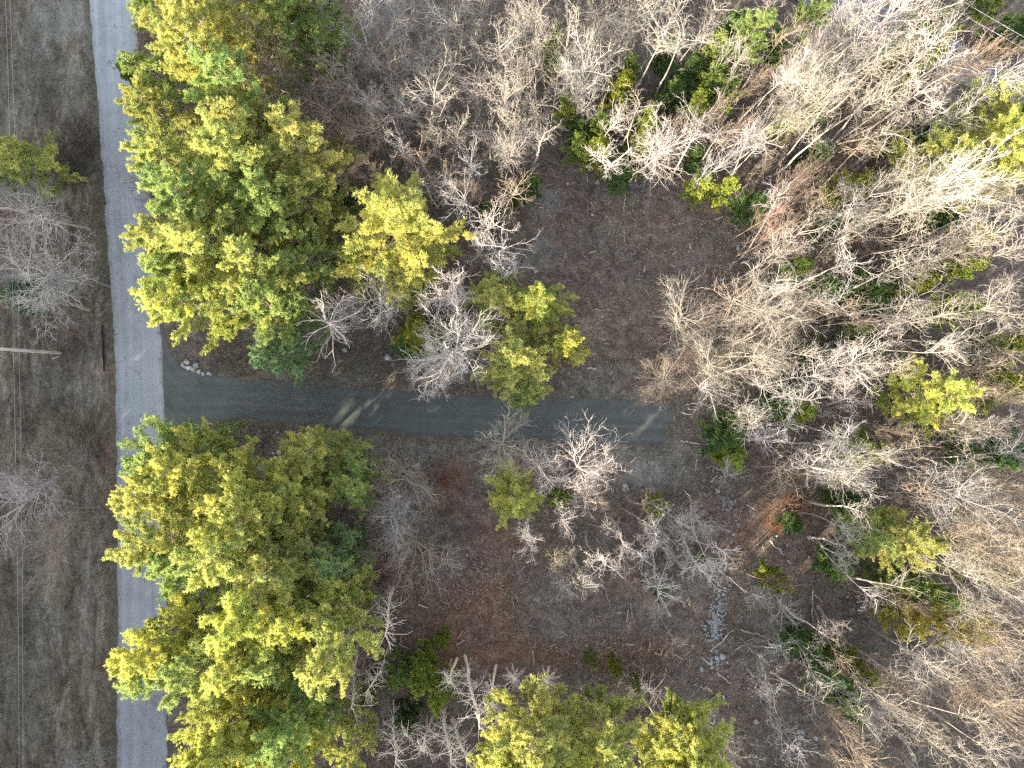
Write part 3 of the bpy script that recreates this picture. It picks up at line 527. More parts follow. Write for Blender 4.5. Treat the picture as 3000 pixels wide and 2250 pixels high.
for a in [(1238, 994, 130, 7, 'o'), (1190, 1010, 90, 5, 'd'), (998, 556, 75, 8, 'b'), (1636, 1455, 70, 6, 'g'), (1925, 1478, 70, 6, 'y'), (2155, 1338, 95, 7, 'y'), (2118, 1285, 120, 6, 'd'), (2150, 1240, 80, 5, 'd'), (2047, 545, 80, 7, 'y'), (2124, 560, 70, 8, 'y'), (2200, 605, 110, 6, 'd'),
  (2033, 316, 80, 7, 'y'), (1975, 267, 80, 6, 'd'), (2088, 240, 90, 8, 'g'), (2124, 275, 100, 7, 'g'), (2020, 215, 110, 6, 'd'), (2065, 165, 70, 9, 'y'), (1825, 271, 80, 9, 'o'), (1800, 320, 70, 8, 'o'), (1748, 445, 90, 8, 'o'), (1694, 434, 80, 6, 'g'), (1654, 310, 70, 9, 'y'), (1617, 160, 70, 9, 'y'),
  (1816, 500, 110, 5, 'd'), (1900, 370, 70, 9, 'y'), (1880, 420, 80, 7, 'o'), (2133, 100, 120, 8, 'd'), (1694, 385, 80, 5, 'd'), (2024, 474, 70, 6, 'd'), (1184, 170, 60, 7, 'd'), (1545, 545, 70, 5, 'd'), (1505, 585, 50, 5, 'd'), (1950, 165, 80, 7, 'd'), (1765, 375, 70, 8, 'g'), (1840, 210, 70, 8, 'g'),
  (2684, 104, 120, 11, 'd'), (2693, 165, 110, 10, 'o'), (2490, 560, 140, 9, 'o'), (2431, 669, 80, 7, 'd'), (2738, 655, 80, 9, 'd'), (2643, 565, 70, 8, 'o'), (2381, 450, 70, 6, 'd'), (2295, 366, 60, 9, 'y'), (2810, 723, 90, 10, 'o'), (2985, 80, 110, 9, 'd'), (2905, 0, 90, 9, 'g'), (2680, 395, 90, 8, 'd'), (2590, 420, 70, 6, 'o'),
  (2340, 795, 80, 8, 'g'), (2422, 854, 100, 7, 'd'), (2557, 854, 110, 7, 'd'), (2657, 836, 80, 9, 'o'), (2783, 793, 80, 11, 'y'), (2770, 905, 110, 11, 'y'), (2544, 1015, 90, 7, 'd'), (2400, 1035, 80, 6, 'd'), (2928, 1134, 130, 12, 'o'), (2336, 1202, 90, 9, 'y'), (2286, 1180, 120, 6, 'd'), (2512, 1318, 120, 10, 'y'),
  (2838, 1335, 110, 8, 'd'), (2964, 1315, 120, 9, 'b'), (2476, 1464, 90, 6, 'd'), (2905, 1005, 100, 11, 'o'), (2494, 972, 60, 7, 'g'), (2711, 1726, 90, 11, 'g'), (2490, 1955, 90, 9, 'o'), (2408, 1930, 80, 9, 'b'), (2440, 2020, 110, 9, 'g'), (2453, 1658, 90, 6, 'd'), (2322, 1530, 60, 5, 'd'), (2350, 1889, 90, 5, 'd'),
  (2263, 1700, 70, 8, 'o'), (2485, 2070, 80, 6, 'd'), (2860, 1670, 110, 10, 'o'), (1733, 1934, 42, 4, 'g'), (1805, 1957, 45, 5, 'o'), (1857, 1998, 40, 5, 'o'), (1934, 1744, 50, 4, 'd'), (1166, 1956, 80, 8, 'g'), (1240, 1930, 70, 7, 'y'), (1240, 1985, 90, 9, 'y'), (1292, 2020, 80, 10, 'y'), (1066, 2024, 60, 8, 'o'), (1292, 1872, 50, 4, 'o'), (1190, 2090, 70, 7, 'd'),
  (59, 863, 110, 6, 'b'), (405, 240, 85, 8, 'g'), (2600, 1690, 80, 8, 'g'), (1000, 200, 60, 8, 'g'), (1430, 610, 60, 5, 'd'), (2060, 1640, 36, 3, 'g'), (2380, 330, 70, 7, 'd'), (2260, 150, 90, 9, 'd')]:
    t, wd = FT[a[4]]; conifer('F', a[0], a[1], a[2]*1.12, a[3]*1.15, t, wd)
def lean(name, ms, h0, parts, b_, t_, wscale, tint, adj, kind):
    """a stem whose foot and top are seen at photo pixels b_ and t_"""
    rb = math.hypot(b_[0]-1500, b_[1]-1125); rt = math.hypot(t_[0]-1500, t_[1]-1125)
    h = min(max(H*(1-rb/rt), 3.0), 26.0)
    p0 = Vector((*W(*b_), -0.1)); p1 = Vector((*W(*t_, h), h)); d = p1-p0
    e = thing(name, p0, 0, (wscale, wscale, d.length/h0)); e.rotation_euler = d.to_track_quat('Z', 'Y').to_euler()
    for nm, m_, c_ in zip(parts, ms, tint): new_obj(nm, m_, e, c_)
    PLACED.append([e, (b_[0]+t_[0])/2, (b_[1]+t_[1])/2, 'tree', adj, kind, h])
def tq(ox, oy, L): return [((ox+a*.452, oy+b*.452), (ox+c*.452, oy+d*.452)) for a, b, c, d in L]
STEM = [hardwood(191, 20, 2.2, 0.80, 10, 0.15, 0.8), hardwood(192, 20, 2.2, 0.76, 11, 0.15, 0.7), hardwood(193, 20, 2.0, 0.84, 9, 0.14, 0.8)]
for q, (b_, t_) in enumerate(tq(2250, 1500, [(470,405,880,580),(275,165,650,245),(300,175,660,335),(30,1040,330,1320),(0,1290,200,1520),(500,840,760,1080),(640,960,950,1160),(480,1020,700,1260),(500,1250,860,1470),(870,1460,1060,1650),(110,610,310,790),(330,620,600,800),(850,840,1150,1090),(1000,900,1250,1050),(1100,820,1350,900)]) +
    tq(2250, 750, [(760,705,1190,715),(775,1055,1320,1108),(240,1590,790,1642),(1060,1205,1490,1248),(390,1215,620,1212),(570,775,830,782),(700,285,1080,200),(640,555,1000,500),(300,695,520,680),(100,840,340,850),(440,870,660,870),(150,1210,330,1270),(600,1220,800,1310),(250,1370,440,1440)]) +
    tq(1500, 0, [(130,1090,160,700),(555,1180,720,880),(505,960,590,800),(390,740,520,440),(1330,490,1530,270),(1380,740,1560,520),(790,530,1010,330),(350,620,420,330)]) + tq(2250, 0, [(0,400,270,20),(290,1310,600,1080),(360,970,700,700),(0,1150,330,940),(540,1080,900,860),(1040,920,1330,700),(750,850,1100,620)])):
    lean('bare_tree', STEM[q % 3], 20, ('trunk', 'crown'), b_, t_, 1.0, ((1.9, 1.85, 1.8), CREAM), 'slender pale stemmed', 'leafless tree')
for q, (b_, t_) in enumerate(tq(750, 1500, [(1352,935,1332,1380),(1302,955,1272,1200),(1492,1110,1478,1420),(1556,1000,1552,1400),(1205,1240,1155,1600),(1160,1290,1090,1650),(895,1230,800,1590),(1025,1265,980,1540),(885,455,740,730),(860,870,720,1110),(655,870,520,1210),(595,900,465,1150),(1275,1340,1262,1600)]) + tq(1500, 1500, [(45,1010,50,1160),(738,1060,800,1200),(240,1010,270,1180)])):
    lean('dead_tree', SN[q % 2], 22 if q % 2 == 0 else 20, ('trunk', 'branches'), b_, t_, 0.95, ((2.2, 2.0, 1.75), (1.6, 1.5, 1.35)), 'pale', 'bare pine stem')
put('dead_tree', SN[0], ('trunk', 'branches'), 905, 935, 14, 22, 3.4, 2.2, 0.7, ((1, 1, 1), (1, .95, .9)), 'grey', 'dead pine snag', 'tree')

# roadside and field shrubs
shr = [(220, 400, 3.2, 'd'), (255, 440, 2.6, 'd'), (200, 470, 2.8, 'd'), (245, 380, 2.4, 't'), (160, 520, 2.4, 'g'), (215, 520, 2.6, 'd'), (120, 1180, 3.0, 't'), (190, 1230, 3.2, 't'), (250, 1260, 2.4, 't'), (60, 1260, 3.0, 't'), (150, 1320, 2.6, 't'), (260, 1330, 2.2, 'g'),
       (215, 990, 3.0, 'd'), (250, 960, 2.2, 'g'), (270, 1500, 2.4, 'g'), (290, 1560, 2.0, 't'), (445, 350, 3.0, 't'), (470, 400, 2.6, 't'), (425, 110, 2.6, 'p'), (455, 590, 2.6, 't'), (480, 620, 2.4, 'p'), (430, 480, 2.0, 'g'), (545, 1290, 2.0, 't'), (680, 1280, 2.6, 'g'), (740, 1290, 2.2, 'g'), (690, 1000, 2.4, 'p'), (640, 985, 2.4, 'p'),
       (1015, 1180, 0.1, 'x'), (1890, 535, 2.6, 'g'), (1870, 545, 2.2, 'g'), (1760, 520, 2.0, 'p'), (640, 2215, 3.0, 'g'), (2120, 795, 2.0, 'g'), (2310, 1470, 2.4, 'o'), (2350, 1490, 2.6, 'o'), (1845, 285, 2.2, 'o'), (1850, 240, 2.0, 'o'), (1310, 1400, 1.8, 'o'), (2270, 1545, 2.0, 'o'), (2025, 385, 1.8, 'o'), (2985, 490, 2.4, 'o'), (1670, 1330, 1.8, 'o'),
       (1120, 1890, 2.6, 'g'), (1020, 1960, 2.6, 't'), (1180, 1690, 2.4, 'p'), (1110, 1690, 2.6, 'p'), (1140, 1640, 2.4, 'p')]
SHT = {'d': ((0.42, 0.38, 0.36), 'dark'), 't': (TAN, 'tan'), 'g': (GREY, 'grey'), 'p': (PINK, 'reddish brown'), 'o': ((0.9, 0.5, 0.3), 'rust coloured')}
gl = Geo(); r_ = np.random.default_rng(77)
pp = r_.normal(0, 1, (150, 3))*np.array([0.75, 0.75, 0.6])+np.array([0, 0, 1.5]); blades(gl, pp, unit(r_.normal(0, 1, pp.shape)), 3, 0.16, 0.10, r_.uniform(0, 1, 150), r_)
LEAFM = gl.mesh('dry_leaves', M_LEAF)
for (x, y, s, t) in shr:
    if t == 'x': continue
    c, wd = SHT[t]; c = jit(c)
    e = put('shrub', R_.choice(BU), ('stems', 'twigs'), x, y, s, 2.6, s*0.6, 1.5, 0.3, (c, c), wd, 'leafless shrub' if t != 'o' else 'leafy shrub', 'shrub')
    if t == 'o': new_obj('leaves', LEAFM, e, (1, 1, 1))

# ------------------------------------------------------------------ utility pole and wires
def tube_obj(name, pts, rads, mat, k=8, parent=None, color=(1, 1, 1), cap=True):
    G = Geo(); P = np.array(pts, float)[None]; G.tubes(P, np.array(rads, float)[None], k, 0.5)
    n = len(pts)
    if cap:
        G.F[3].append(np.array([[0, i+1, i] for i in range(1, k-1)]+[[(n-1)*k, (n-1)*k+i, (n-1)*k+i+1] for i in range(1, k-1)]))
    return new_obj(name, G.mesh(name, mat), parent, color)
def flat_mat(name, c, rough=0.6, metal=0.0):
    m, nt, b = mat_new(name); g = N(nt, 'ShaderNodeTexCoord').outputs['Object']
    f = noise(nt, g, 4, 3); c_ = ramp(nt, f, [(0.3, tuple(v*0.75 for v in c)), (0.7, c)]); nt.links.new(c_, b.inputs['Base Color'])
    b.inputs['Roughness'].default_value = rough; b.inputs['Metallic'].default_value = metal; return m
M_WIRE = flat_mat('wire_aluminium', (0.55, 0.55, 0.56), 0.5); M_BLACK = flat_mat('plain_black', (0.02, 0.02, 0.022), 0.5); M_CER = flat_mat('insulator', (0.35, 0.36, 0.37), 0.3)
bx, by = W(172, 1034)
pole = thing('utility_pole', (bx, by, 0)); tag(pole, 'pale weathered wooden utility pole in the field left of the road', 'utility pole')
tube_obj('shaft', [(0, 0, -0.3), (0, 0, 4), (0, 0, 8), (0, 0, 12)], [0.19, 0.175, 0.16, 0.14], M_DEAD, 10, pole, (1.9, 1.85, 1.8))
tube_obj('crossarm', [(-1.2, 0, 11.2), (0, 0.001, 11.2), (1.2, 0, 11.2)], [0.06, 0.06, 0.06], M_DEAD, 4, pole, (1, .9, .8))
tube_obj('bracket', [(0.1, 0.0, 7.7), (0.3, 0, 7.7)], [0.035, 0.035], M_CER, 6, pole)
tube_obj('bracket', [(0.1, 0.0, 6.9), (0.34, 0, 6.9)], [0.035, 0.035], M_CER, 6, pole)
for s in (-1, 1): tube_obj('insulator', [(s*1.1, 0, 11.24), (s*1.1, 0, 11.32), (s*1.1, 0, 11.4)], [0.05, 0.07, 0.04], M_CER, 8, pole)
def wire(name, A, B, sag, label, rad_=0.010, group=None, n=24):
    A = np.array(A, float); B = np.array(B, float); t = np.linspace(0, 1, n)[:, None]
    P = A*(1-t)+B*t; P[:, 2] -= (4*sag*t*(1-t))[:, 0]
    o = tube_obj(name, P, [rad_]*n, M_WIRE, 5); tag(o, label, 'wire', group)
for off, zz, lab in ((0.3, 7.7, 'left'), (0.34, 6.9, 'right')):
    for (qx, qy, dn) in ((16 if lab == 'left' else 29, 0, 'north'), (56 if lab == 'left' else 67, 2250, 'south')):
        fx, fy = W(qx, qy, zz-0.15); A = (bx+off, by, zz); k = 1.25
        B = (A[0]+(fx-A[0])*k, A[1]+(fy-A[1])*k, zz)
        wire('overhead_wire', A, B, 0.25, f'{lab} one of two thin overhead wires running {"up" if dn == "north" else "down"} the field from the pole')
for i, (p0, p1, lab) in enumerate([((2800, -10), (3010, 112), 'upper pale overhead wire crossing the top right corner'), ((2780, 18), (3010, 146), 'lower pale overhead wire crossing the top right corner')]):
    a = W(*p0, 8.5-i*0.6); c_ = W(*p1, 8.5-i*0.6); a = np.array(a); c_ = np.array(c_); d = c_-a
    a2 = a-d*0.8; c2 = c_+d*1.2; wire('overhead_wire', (*a2, 8.5-i*0.6), (*c2, 8.5-i*0.6), 0.1, lab, 0.03)
p0 = W(301, 953); p1 = W(307, 1087)
o = tube_obj('bar', [(p0[0], p0[1], 0.12), ((p0[0]+p1[0])/2-0.05, (p0[1]+p1[1])/2, 0.1), (p1[0], p1[1], 0.12)], [0.09]*3, M_BLACK, 10)  # thin straight black bar along the left verge
tag(o, 'long straight black pipe lying on the verge left of the road', 'bar')

# ------------------------------------------------------------------ fallen wood
def seg(ox, oy, L): return [(ox+a*.452, oy+b*.452, ox+c*.452, oy+d*.452, w, t) for (a, b, c, d, w, t) in L]
logs = seg(1500, 0, [(730,1260,725,1390,.07,'w'),(725,1480,730,1600,.05,'g'),(480,1100,490,1180,.07,'w'),(210,1050,270,1115,.06,'g'),(1000,1200,1020,1240,.08,'w'),(1440,1300,1535,1180,.09,'w'),(1465,1235,1500,1290,.06,'g'),(1430,1475,1520,1435,.06,'g'),(1320,1425,1365,1405,.09,'w'),(145,1318,185,1325,.10,'t'),
   (175,1345,205,1348,.10,'t'),(500,1645,545,1625,.12,'t'),(1040,1652,1062,1632,.13,'t'),(988,490,986,550,.05,'g'),(510,1310,540,1380,.06,'t'),(0,1510,65,1465,.06,'g'),(990,665,1240,565,.09,'w')]) + \
 seg(1500, 750, [(1180,320,1200,185,.08,'w'),(1215,400,1330,260,.11,'w'),(1480,50,1580,5,.12,'w'),(1100,120,1098,190,.06,'t'),(520,350,660,352,.05,'t'),(853,105,862,65,.11,'t'),(485,728,548,732,.11,'w'),(600,565,635,572,.08,'t'),(1255,1135,1295,1310,.09,'w'),(1090,1195,1140,1205,.09,'w'),(1155,1208,1215,1218,.1,'w'),
   (1460,1440,1640,1415,.07,'g'),(940,1300,1015,1305,.05,'t'),(770,610,885,555,.07,'d'),(1290,1465,1330,1420,.09,'w'),(1240,1530,1260,1560,.09,'w'),(1520,1610,1575,1645,.08,'w'),(1430,970,1560,975,.08,'g'),(1050,1035,1055,1075,.06,'t'),(655,800,668,770,.05,'t')]) + \
 seg(2250, 750, [(550,965,755,950,.12,'w'),(665,930,675,1020,.11,'w'),(900,1400,1050,1445,.08,'t'),(560,1000,570,770,.05,'d')]) + \
 seg(2250, 1500, [(5,175,100,280,.1,'w'),(120,310,150,335,.09,'w'),(290,505,285,705,.08,'w'),(300,535,350,580,.08,'w'),(0,850,310,875,.15,'w'),(1040,1010,1105,1015,.1,'t'),(105,755,130,820,.1,'w'),(230,1218,270,1220,.06,'g')]) + \
 seg(1500, 1500, [(1285,905,1435,765,.08,'w'),(1440,895,1570,815,.08,'g'),(1480,760,1640,800,.1,'g'),(580,425,640,620,.06,'g'),(740,710,755,630,.06,'w'),(770,590,780,690,.05,'g'),(585,862,600,825,.09,'t'),(245,870,285,855,.08,'t'),(145,880,152,840,.08,'t'),(135,900,145,990,.07,'w'),(885,905,895,845,.1,'t'),(960,930,975,885,.13,'t'),
   (995,940,1000,905,.12,'t'),(1050,920,1105,950,.12,'t'),(920,910,960,925,.13,'t'),(830,890,838,870,.12,'t'),(1330,1040,1415,1110,.08,'w'),(1470,1260,1520,1310,.06,'g'),(1585,1650,1612,1555,.08,'w'),(1260,1135,1295,1160,.16,'t'),(1325,1175,1335,1210,.18,'w'),(1365,1185,1372,1215,.16,'w'),(910,1100,970,1035,.07,'t'),
   (780,980,870,1040,.07,'t'),(1540,1500,1625,1520,.07,'w'),(1240,955,1280,985,.1,'w'),(610,885,645,870,.08,'t'),(745,855,790,862,.08,'w'),(680,655,710,650,.08,'w'),(1520,1010,1650,1130,.1,'g')]) + \
 seg(750, 1500, [(830,585,955,588,.08,'w'),(1055,600,1110,618,.12,'w'),(890,495,1000,475,.08,'t'),(975,430,1020,470,.08,'t'),(825,785,1010,940,.16,'d'),(850,830,1000,890,.12,'g'),(920,905,945,800,.1,'g'),(1240,1025,1275,945,.07,'t'),(1060,825,1130,828,.12,'t'),(1310,820,1340,770,.1,'t'),(1300,860,1350,830,.1,'t'),(640,640,760,720,.06,'t'),(1190,350,1222,212,.07,'t'),(1180,400,1250,238,.08,'t'),(860,870,805,1000,.06,'t')]) + \
 seg(0, 750, [(1380,1310,1660,1215,.26,'t'),(520,1335,532,1180,.07,'g'),(340,665,390,650,.08,'w')]) + seg(0, 0, [(790,1175,950,1165,.05,'w'),(900,1245,970,1228,.06,'w')]) + seg(2250, 0, [(470,935,555,900,.12,'w'),(555,895,540,945,.11,'w'),(485,1000,520,985,.1,'w'),(360,975,520,840,.13,'w'),(0,1150,330,940,.11,'w'),(290,1310,560,1105,.11,'t')])
LT = {'w': ((1.25, 1.22, 1.2), 'bleached'), 'g': ((0.85, 0.85, 0.88), 'grey'), 't': ((1.1, 0.85, 0.62), 'tan'), 'd': ((0.3, 0.27, 0.25), 'dark')}
for (a, b0, c0, d0, w, t) in logs:
    x0, y0 = W(a, b0); x1, y1 = W(c0, d0); L = math.hypot(x1-x0, y1-y0); n = 7; u = np.linspace(-0.5, 0.5, n)
    G = Geo(); rr_ = np.random.default_rng(int(a*7+b0))
    P = np.stack([u*L, rr_.normal(0, 0.03*min(L, 3), n)*(np.abs(u) < .45), 0.0*u+w*0.9], 1)[None]
    G.tubes(P, (w*np.linspace(1.0, 0.55, n)*rr_.uniform(0.85, 1.15, n))[None], 7, 0.6)
    k = 7; G.F[3].append(np.array([[0, i+1, i] for i in range(1, k-1)]+[[(n-1)*k, (n-1)*k+i, (n-1)*k+i+1] for i in range(1, k-1)]))
    c, wd = LT[t]
    big = w > 0.11 and L > 2.5
    o = new_obj('fallen_log' if big else 'fallen_branch', None or G.mesh('fallen_wood', M_DEAD), None, jit(c))
    o.location = ((x0+x1)/2, (y0+y1)/2, 0.0); o.rotation_euler = (0, 0, math.atan2(y1-y0, x1-x0))
    if L > 1.5:
        nb = 1; S0, D, LL, RR = kids(P, np.full((1, n), w*0.6), np.array([min(L, 4)]), int(nb), 0.3, 0.95, 0.7, .2, 0.3, rr_)
        D[:, 2] = np.abs(D[:, 2])*0.4; G2 = Geo(); G2.tubes(grow(S0, unit(D), LL, 4, 0.15, 0, rr_), rad(np.full(len(S0), w*0.4), 5, .4), 4, 0.6)
        new_obj('side_branch', G2.mesh('side_branch', M_DEAD), o, o.color[:3])
    PLACED.append([o, (a+c0)/2, (b0+d0)/2, 'log' if big else 'branch', ('long ' if L > 3.2 else 'short ' if L < 1.4 else '')+wd, 'fallen log' if big else 'fallen branch', L])

# ------------------------------------------------------------------ stones
m, nt, b = mat_new('stone'); g = N(nt, 'ShaderNodeTexCoord').outputs['Object']
f = noise(nt, g, 3.0, 6, 0.7); f2 = noise(nt, g, 14, 3, 0.7)
c = ramp(nt, f, [(0.32, (0.17, 0.165, 0.15)), (0.5, (0.36, 0.36, 0.345)), (0.68, (0.52, 0.51, 0.48))]); c = mix(nt, ramp(nt, f2, [(0.55, (0, 0, 0)), (0.7, (.5, .5, .5))]), c, (0.20, 0.21, 0.17))
oi = N(nt, 'ShaderNodeObjectInfo'); c = mix(nt, 1.0, c, oi.outputs['Color'], 'MULTIPLY')
nt.links.new(c, b.inputs['Base Color']); bump(nt, b, f, 0.5, 0.05); M_STONE = m
def stone_arrays(r, sub=2):
    t = (1+5**.5)/2
    V = [(-1,t,0),(1,t,0),(-1,-t,0),(1,-t,0),(0,-1,t),(0,1,t),(0,-1,-t),(0,1,-t),(t,0,-1),(t,0,1),(-t,0,-1),(-t,0,1)]
    F = [(0,11,5),(0,5,1),(0,1,7),(0,7,10),(0,10,11),(1,5,9),(5,11,4),(11,10,2),(10,7,6),(7,1,8),(3,9,4),(3,4,2),(3,2,6),(3,6,8),(3,8,9),(4,9,5),(2,4,11),(6,2,10),(8,6,7),(9,8,1)]
    V = [np.array(v, float)/math.sqrt(1+t*t) for v in V]
    for _ in range(sub):
        cache = {}; NF = []
        def mid(i, j):
            k = (min(i, j), max(i, j))
            if k not in cache: v = V[i]+V[j]; V.append(v/np.linalg.norm(v)); cache[k] = len(V)-1
            return cache[k]
        for (i, j, k) in F:
            a, b_, c_ = mid(i, j), mid(j, k), mid(k, i); NF += [(i, a, c_), (j, b_, a), (k, c_, b_), (a, b_, c_)]
        F = NF
    V = np.array(V); out = V.copy()
    for _ in range(9):                      # chop facets
        n = unit(r.normal(0, 1, 3)); d = r.uniform(0.55, 0.85); s = out@n; out -= np.maximum(s-d, 0)[:, None]*n
    out += r.normal(0, 0.018, out.shape)
    return out, np.array(F)
STM = []
for s in range(6):
    V, F = stone_arrays(np.random.default_rng(300+s)); STM.append(mesh_np('stone', V, [F], M_STONE, False, None))
def tl(ox, oy, L): return [(ox+a*.452, oy+b_*.452, w*.452/25, g_) for (a, b_, w, g_) in L]
P1, P2_ = 'rock row above the drive mouth', 'rock row below the drive mouth'
rocks = tl(0, 750, [(1210,687,38,1),(1185,706,26,1),(1203,720,22,1),(1230,726,36,1),(1270,712,36,1),(1263,738,40,1),(1291,750,30,1),(1320,760,32,1),(1356,764,28,1),(1238,1128,42,2),(1197,1148,26,2),(1285,1108,34,2),(1318,1106,26,2),(1340,1092,22,2),(1356,1083,15,2),(1372,1087,15,2),(1262,1118,26,2)]) + \
 tl(750, 750, [(575,606,36,0),(858,656,48,0),(10,565,42,0),(1355,735,48,0),(1045,1360,46,0),(1060,1302,12,0),(235,1235,48,0),(137,1145,18,0),(120,1163,12,0),(172,1190,18,0),(155,1270,34,0),(115,1280,26,0),(660,1300,38,0)]) + \
 tl(1500, 750, [(738,1502,46,0),(155,102,30,0),(1333,58,12,0),(1357,155,22,0),(1355,200,14,0),(1335,1520,32,0),(965,912,14,0),(430,635,16,0),(1450,1587,18,0),(1325,1462,16,0),(380,912,14,0),(395,915,12,0)]) + \
 tl(1500, 0, [(520,1392,22,0),(360,1188,14,0),(1465,1610,24,0),(230,1360,14,0)]) + tl(2250, 750, [(802,1500,34,0)]) + \
 tl(2250, 1500, [(355,348,24,0),(322,350,16,0),(268,290,15,0),(125,215,17,0),(123,175,13,0),(513,547,21,0),(545,640,32,0),(920,1012,36,0),(865,972,15,0),(895,970,15,0),(195,1425,26,0),(160,770,38,0),(60,155,13,0),(25,185,13,0),(540,690,13,0),(310,1465,30,0)]) + \
 tl(1500, 1500, [(1583,1360,34,0),(1585,1475,22,0),(1365,935,36,0),(1325,945,30,0),(1435,145,20,0),(1605,335,12,0),(1385,490,14,0),(1290,975,24,0),(1330,1015,14,0),(1560,1255,16,0)]) + tl(750, 1500, [(1365,280,20,0),(1645,243,14,0),(1060,5,12,0)])
GP = {1: P1, 2: P2_}
for i, (x, y, d, g_) in enumerate(rocks):
    wx, wy = W(x, y); o = new_obj('boulder' if d > 0.5 else 'stone', R_.choice(STM), None, jit((1.0, 1.0, 1.02), 0.12))
    s = d/2*1.25; o.scale = (s*R_.uniform(.9, 1.15), s*R_.uniform(.75, 1.0), s*R_.uniform(.55, .8)); o.location = (wx, wy, s*0.22-(0.05 if g_ == 0 else 0)); o.rotation_euler = (0, 0, R_.uniform(0, 6.28))
    big = 'big ' if d > 0.72 else 'small ' if d < 0.38 else ''
    PLACED.append([o, x, y, 'rock', big+'pale grey', ('stone in the '+GP[g_]) if g_ else 'stone', d])

# ------------------------------------------------------------------ uncountable stuff
def stuff(name, mesh, label, cat):
    o = new_obj(name, mesh, None, (1, 1, 1)); o['kind'] = 'stuff'; o['label'] = label; o['category'] = cat; return o
def onroad(X, Yy, mr=0.15):
    p = X*25+1500; q = 1125-Yy*25
    a = np.interp(q, [v[1] for v in ROAD_L], [v[0] for v in ROAD_L]); c_ = np.interp(q, [v[1] for v in ROAD_R], [v[0] for v in ROAD_R])
    t = np.interp(p, [v[0] for v in DRV_T], [v[1] for v in DRV_T]); u = np.interp(p, [v[0] for v in DRV_B], [v[1] for v in DRV_B])
    k = mr*25
    return ((p > a-k) & (p < c_+k)) | ((p > 480) & (p < 1960+k) & (q > t-k) & (q < u+k))
r = np.random.default_rng(900)
def scatter(n, x0=-64, x1=64, y0=-50, y1=50, mr=0.15):
    X = r.uniform(x0, x1, n); Yy = r.uniform(y0, y1, n); k = ~onroad(X, Yy, mr); return X[k], Yy[k]
def clumpy(X, Yy, seed, sc, th):
    return fbm(X, Yy, seed, sc) > th+r.normal(0, 0.05, len(X))
# leaf litter: curled leaves
X, Yy = scatter(60000, x0=-46); k = clumpy(X, Yy, 41, 3, 0.42); X, Yy = X[k], Yy[k]
Xe, Ye = r.uniform(-53, 19, 26000), r.uniform(-46, 46, 26000); k = onroad(Xe, Ye, 0.0) & (~onroad(Xe, Ye, -0.45) | (r.random(26000) < 0.04)) & (fbm(Xe, Ye, 43, 1.5) > 0.45); X = np.concatenate([X, Xe[k]]); Yy = np.concatenate([Yy, Ye[k]]); n = len(X)
s = r.uniform(0.05, 0.13, n)[:, None]; th = r.uniform(0, 6.28, n); d1 = np.stack([np.cos(th), np.sin(th), r.normal(0, .35, n)], 1); d2 = np.stack([-np.sin(th), np.cos(th), r.normal(0, .35, n)], 1)
C0 = np.stack([X, Yy, np.where(onroad(X, Yy, 0.1), 0.03, r.uniform(-0.10, 0.02, n))], 1)
V = np.stack([C0-d1*s, C0-d2*s*.6, C0+d1*s, C0+d2*s*.6], 1).reshape(-1, 3)
LG = Geo(); LG.add(V, np.arange(n*4).reshape(-1, 4), np.repeat(r.random(n)**1.6, 4))
m, nt, b = mat_new('leaf_litter'); c = ramp(nt, attr(nt, 'tone'), [(0, (0.07, 0.045, 0.035)), (0.5, (0.15, 0.105, 0.08)), (1, (0.36, 0.27, 0.20))]); nt.links.new(c, b.inputs['Base Color'])
stuff('leaf_litter', LG.mesh('leaf_litter', m), 'brown dead leaves strewn over the forest floor', 'leaf litter')
# twig and chip debris
dx = []; 
for (cx, cy, sx, sy, n) in [(1850, 700, 380, 260, 700), (1700, 1000, 300, 200, 300), (1450, 1750, 350, 180, 900), (1800, 1900, 250, 80, 500), (2050, 1400, 200, 200, 450), (2300, 1800, 300, 300, 500), (2000, 2000, 200, 200, 300), (1300, 1700, 200, 120, 500), (2200, 900, 500, 500, 600), (1500, 400, 700, 300, 500)]:
    n = int(n*1.8); q = r.normal(0, 0.5, (n, 2))*[sx, sy]+[cx, cy]; dx.append(q)
q = np.concatenate(dx); X = (q[:, 0]-1500)/25; Yy = (1125-q[:, 1])/25; k = ~onroad(X, Yy, 0.4); X, Yy = X[k], Yy[k]; n = len(X)
th = r.uniform(0, 6.28, n); L = r.gamma(1.5, 0.2, n)+0.08; D = np.stack([np.cos(th), np.sin(th), r.normal(0, .06, n)], 1)
P = grow(np.stack([X, Yy, r.uniform(-0.08, 0.03, n)], 1), D, L, 3, 0.06, 0, r); DG = Geo(); DG.tubes(P, np.repeat(r.uniform(0.008, 0.028, n)[:, None], 4, 1)*np.array([[1, .95, .85, .6]]), 4, r.random(n))
m, nt, b = mat_new('wood_debris'); c = ramp(nt, attr(nt, 'tone'), [(0, (0.12, 0.09, 0.075)), (0.5, (0.30, 0.24, 0.19)), (1, (0.62, 0.54, 0.44))]); nt.links.new(c, b.inputs['Base Color'])
stuff('wood_debris', DG.mesh('wood_debris', m), 'sticks and wood chips scattered over the clearings', 'wood debris')
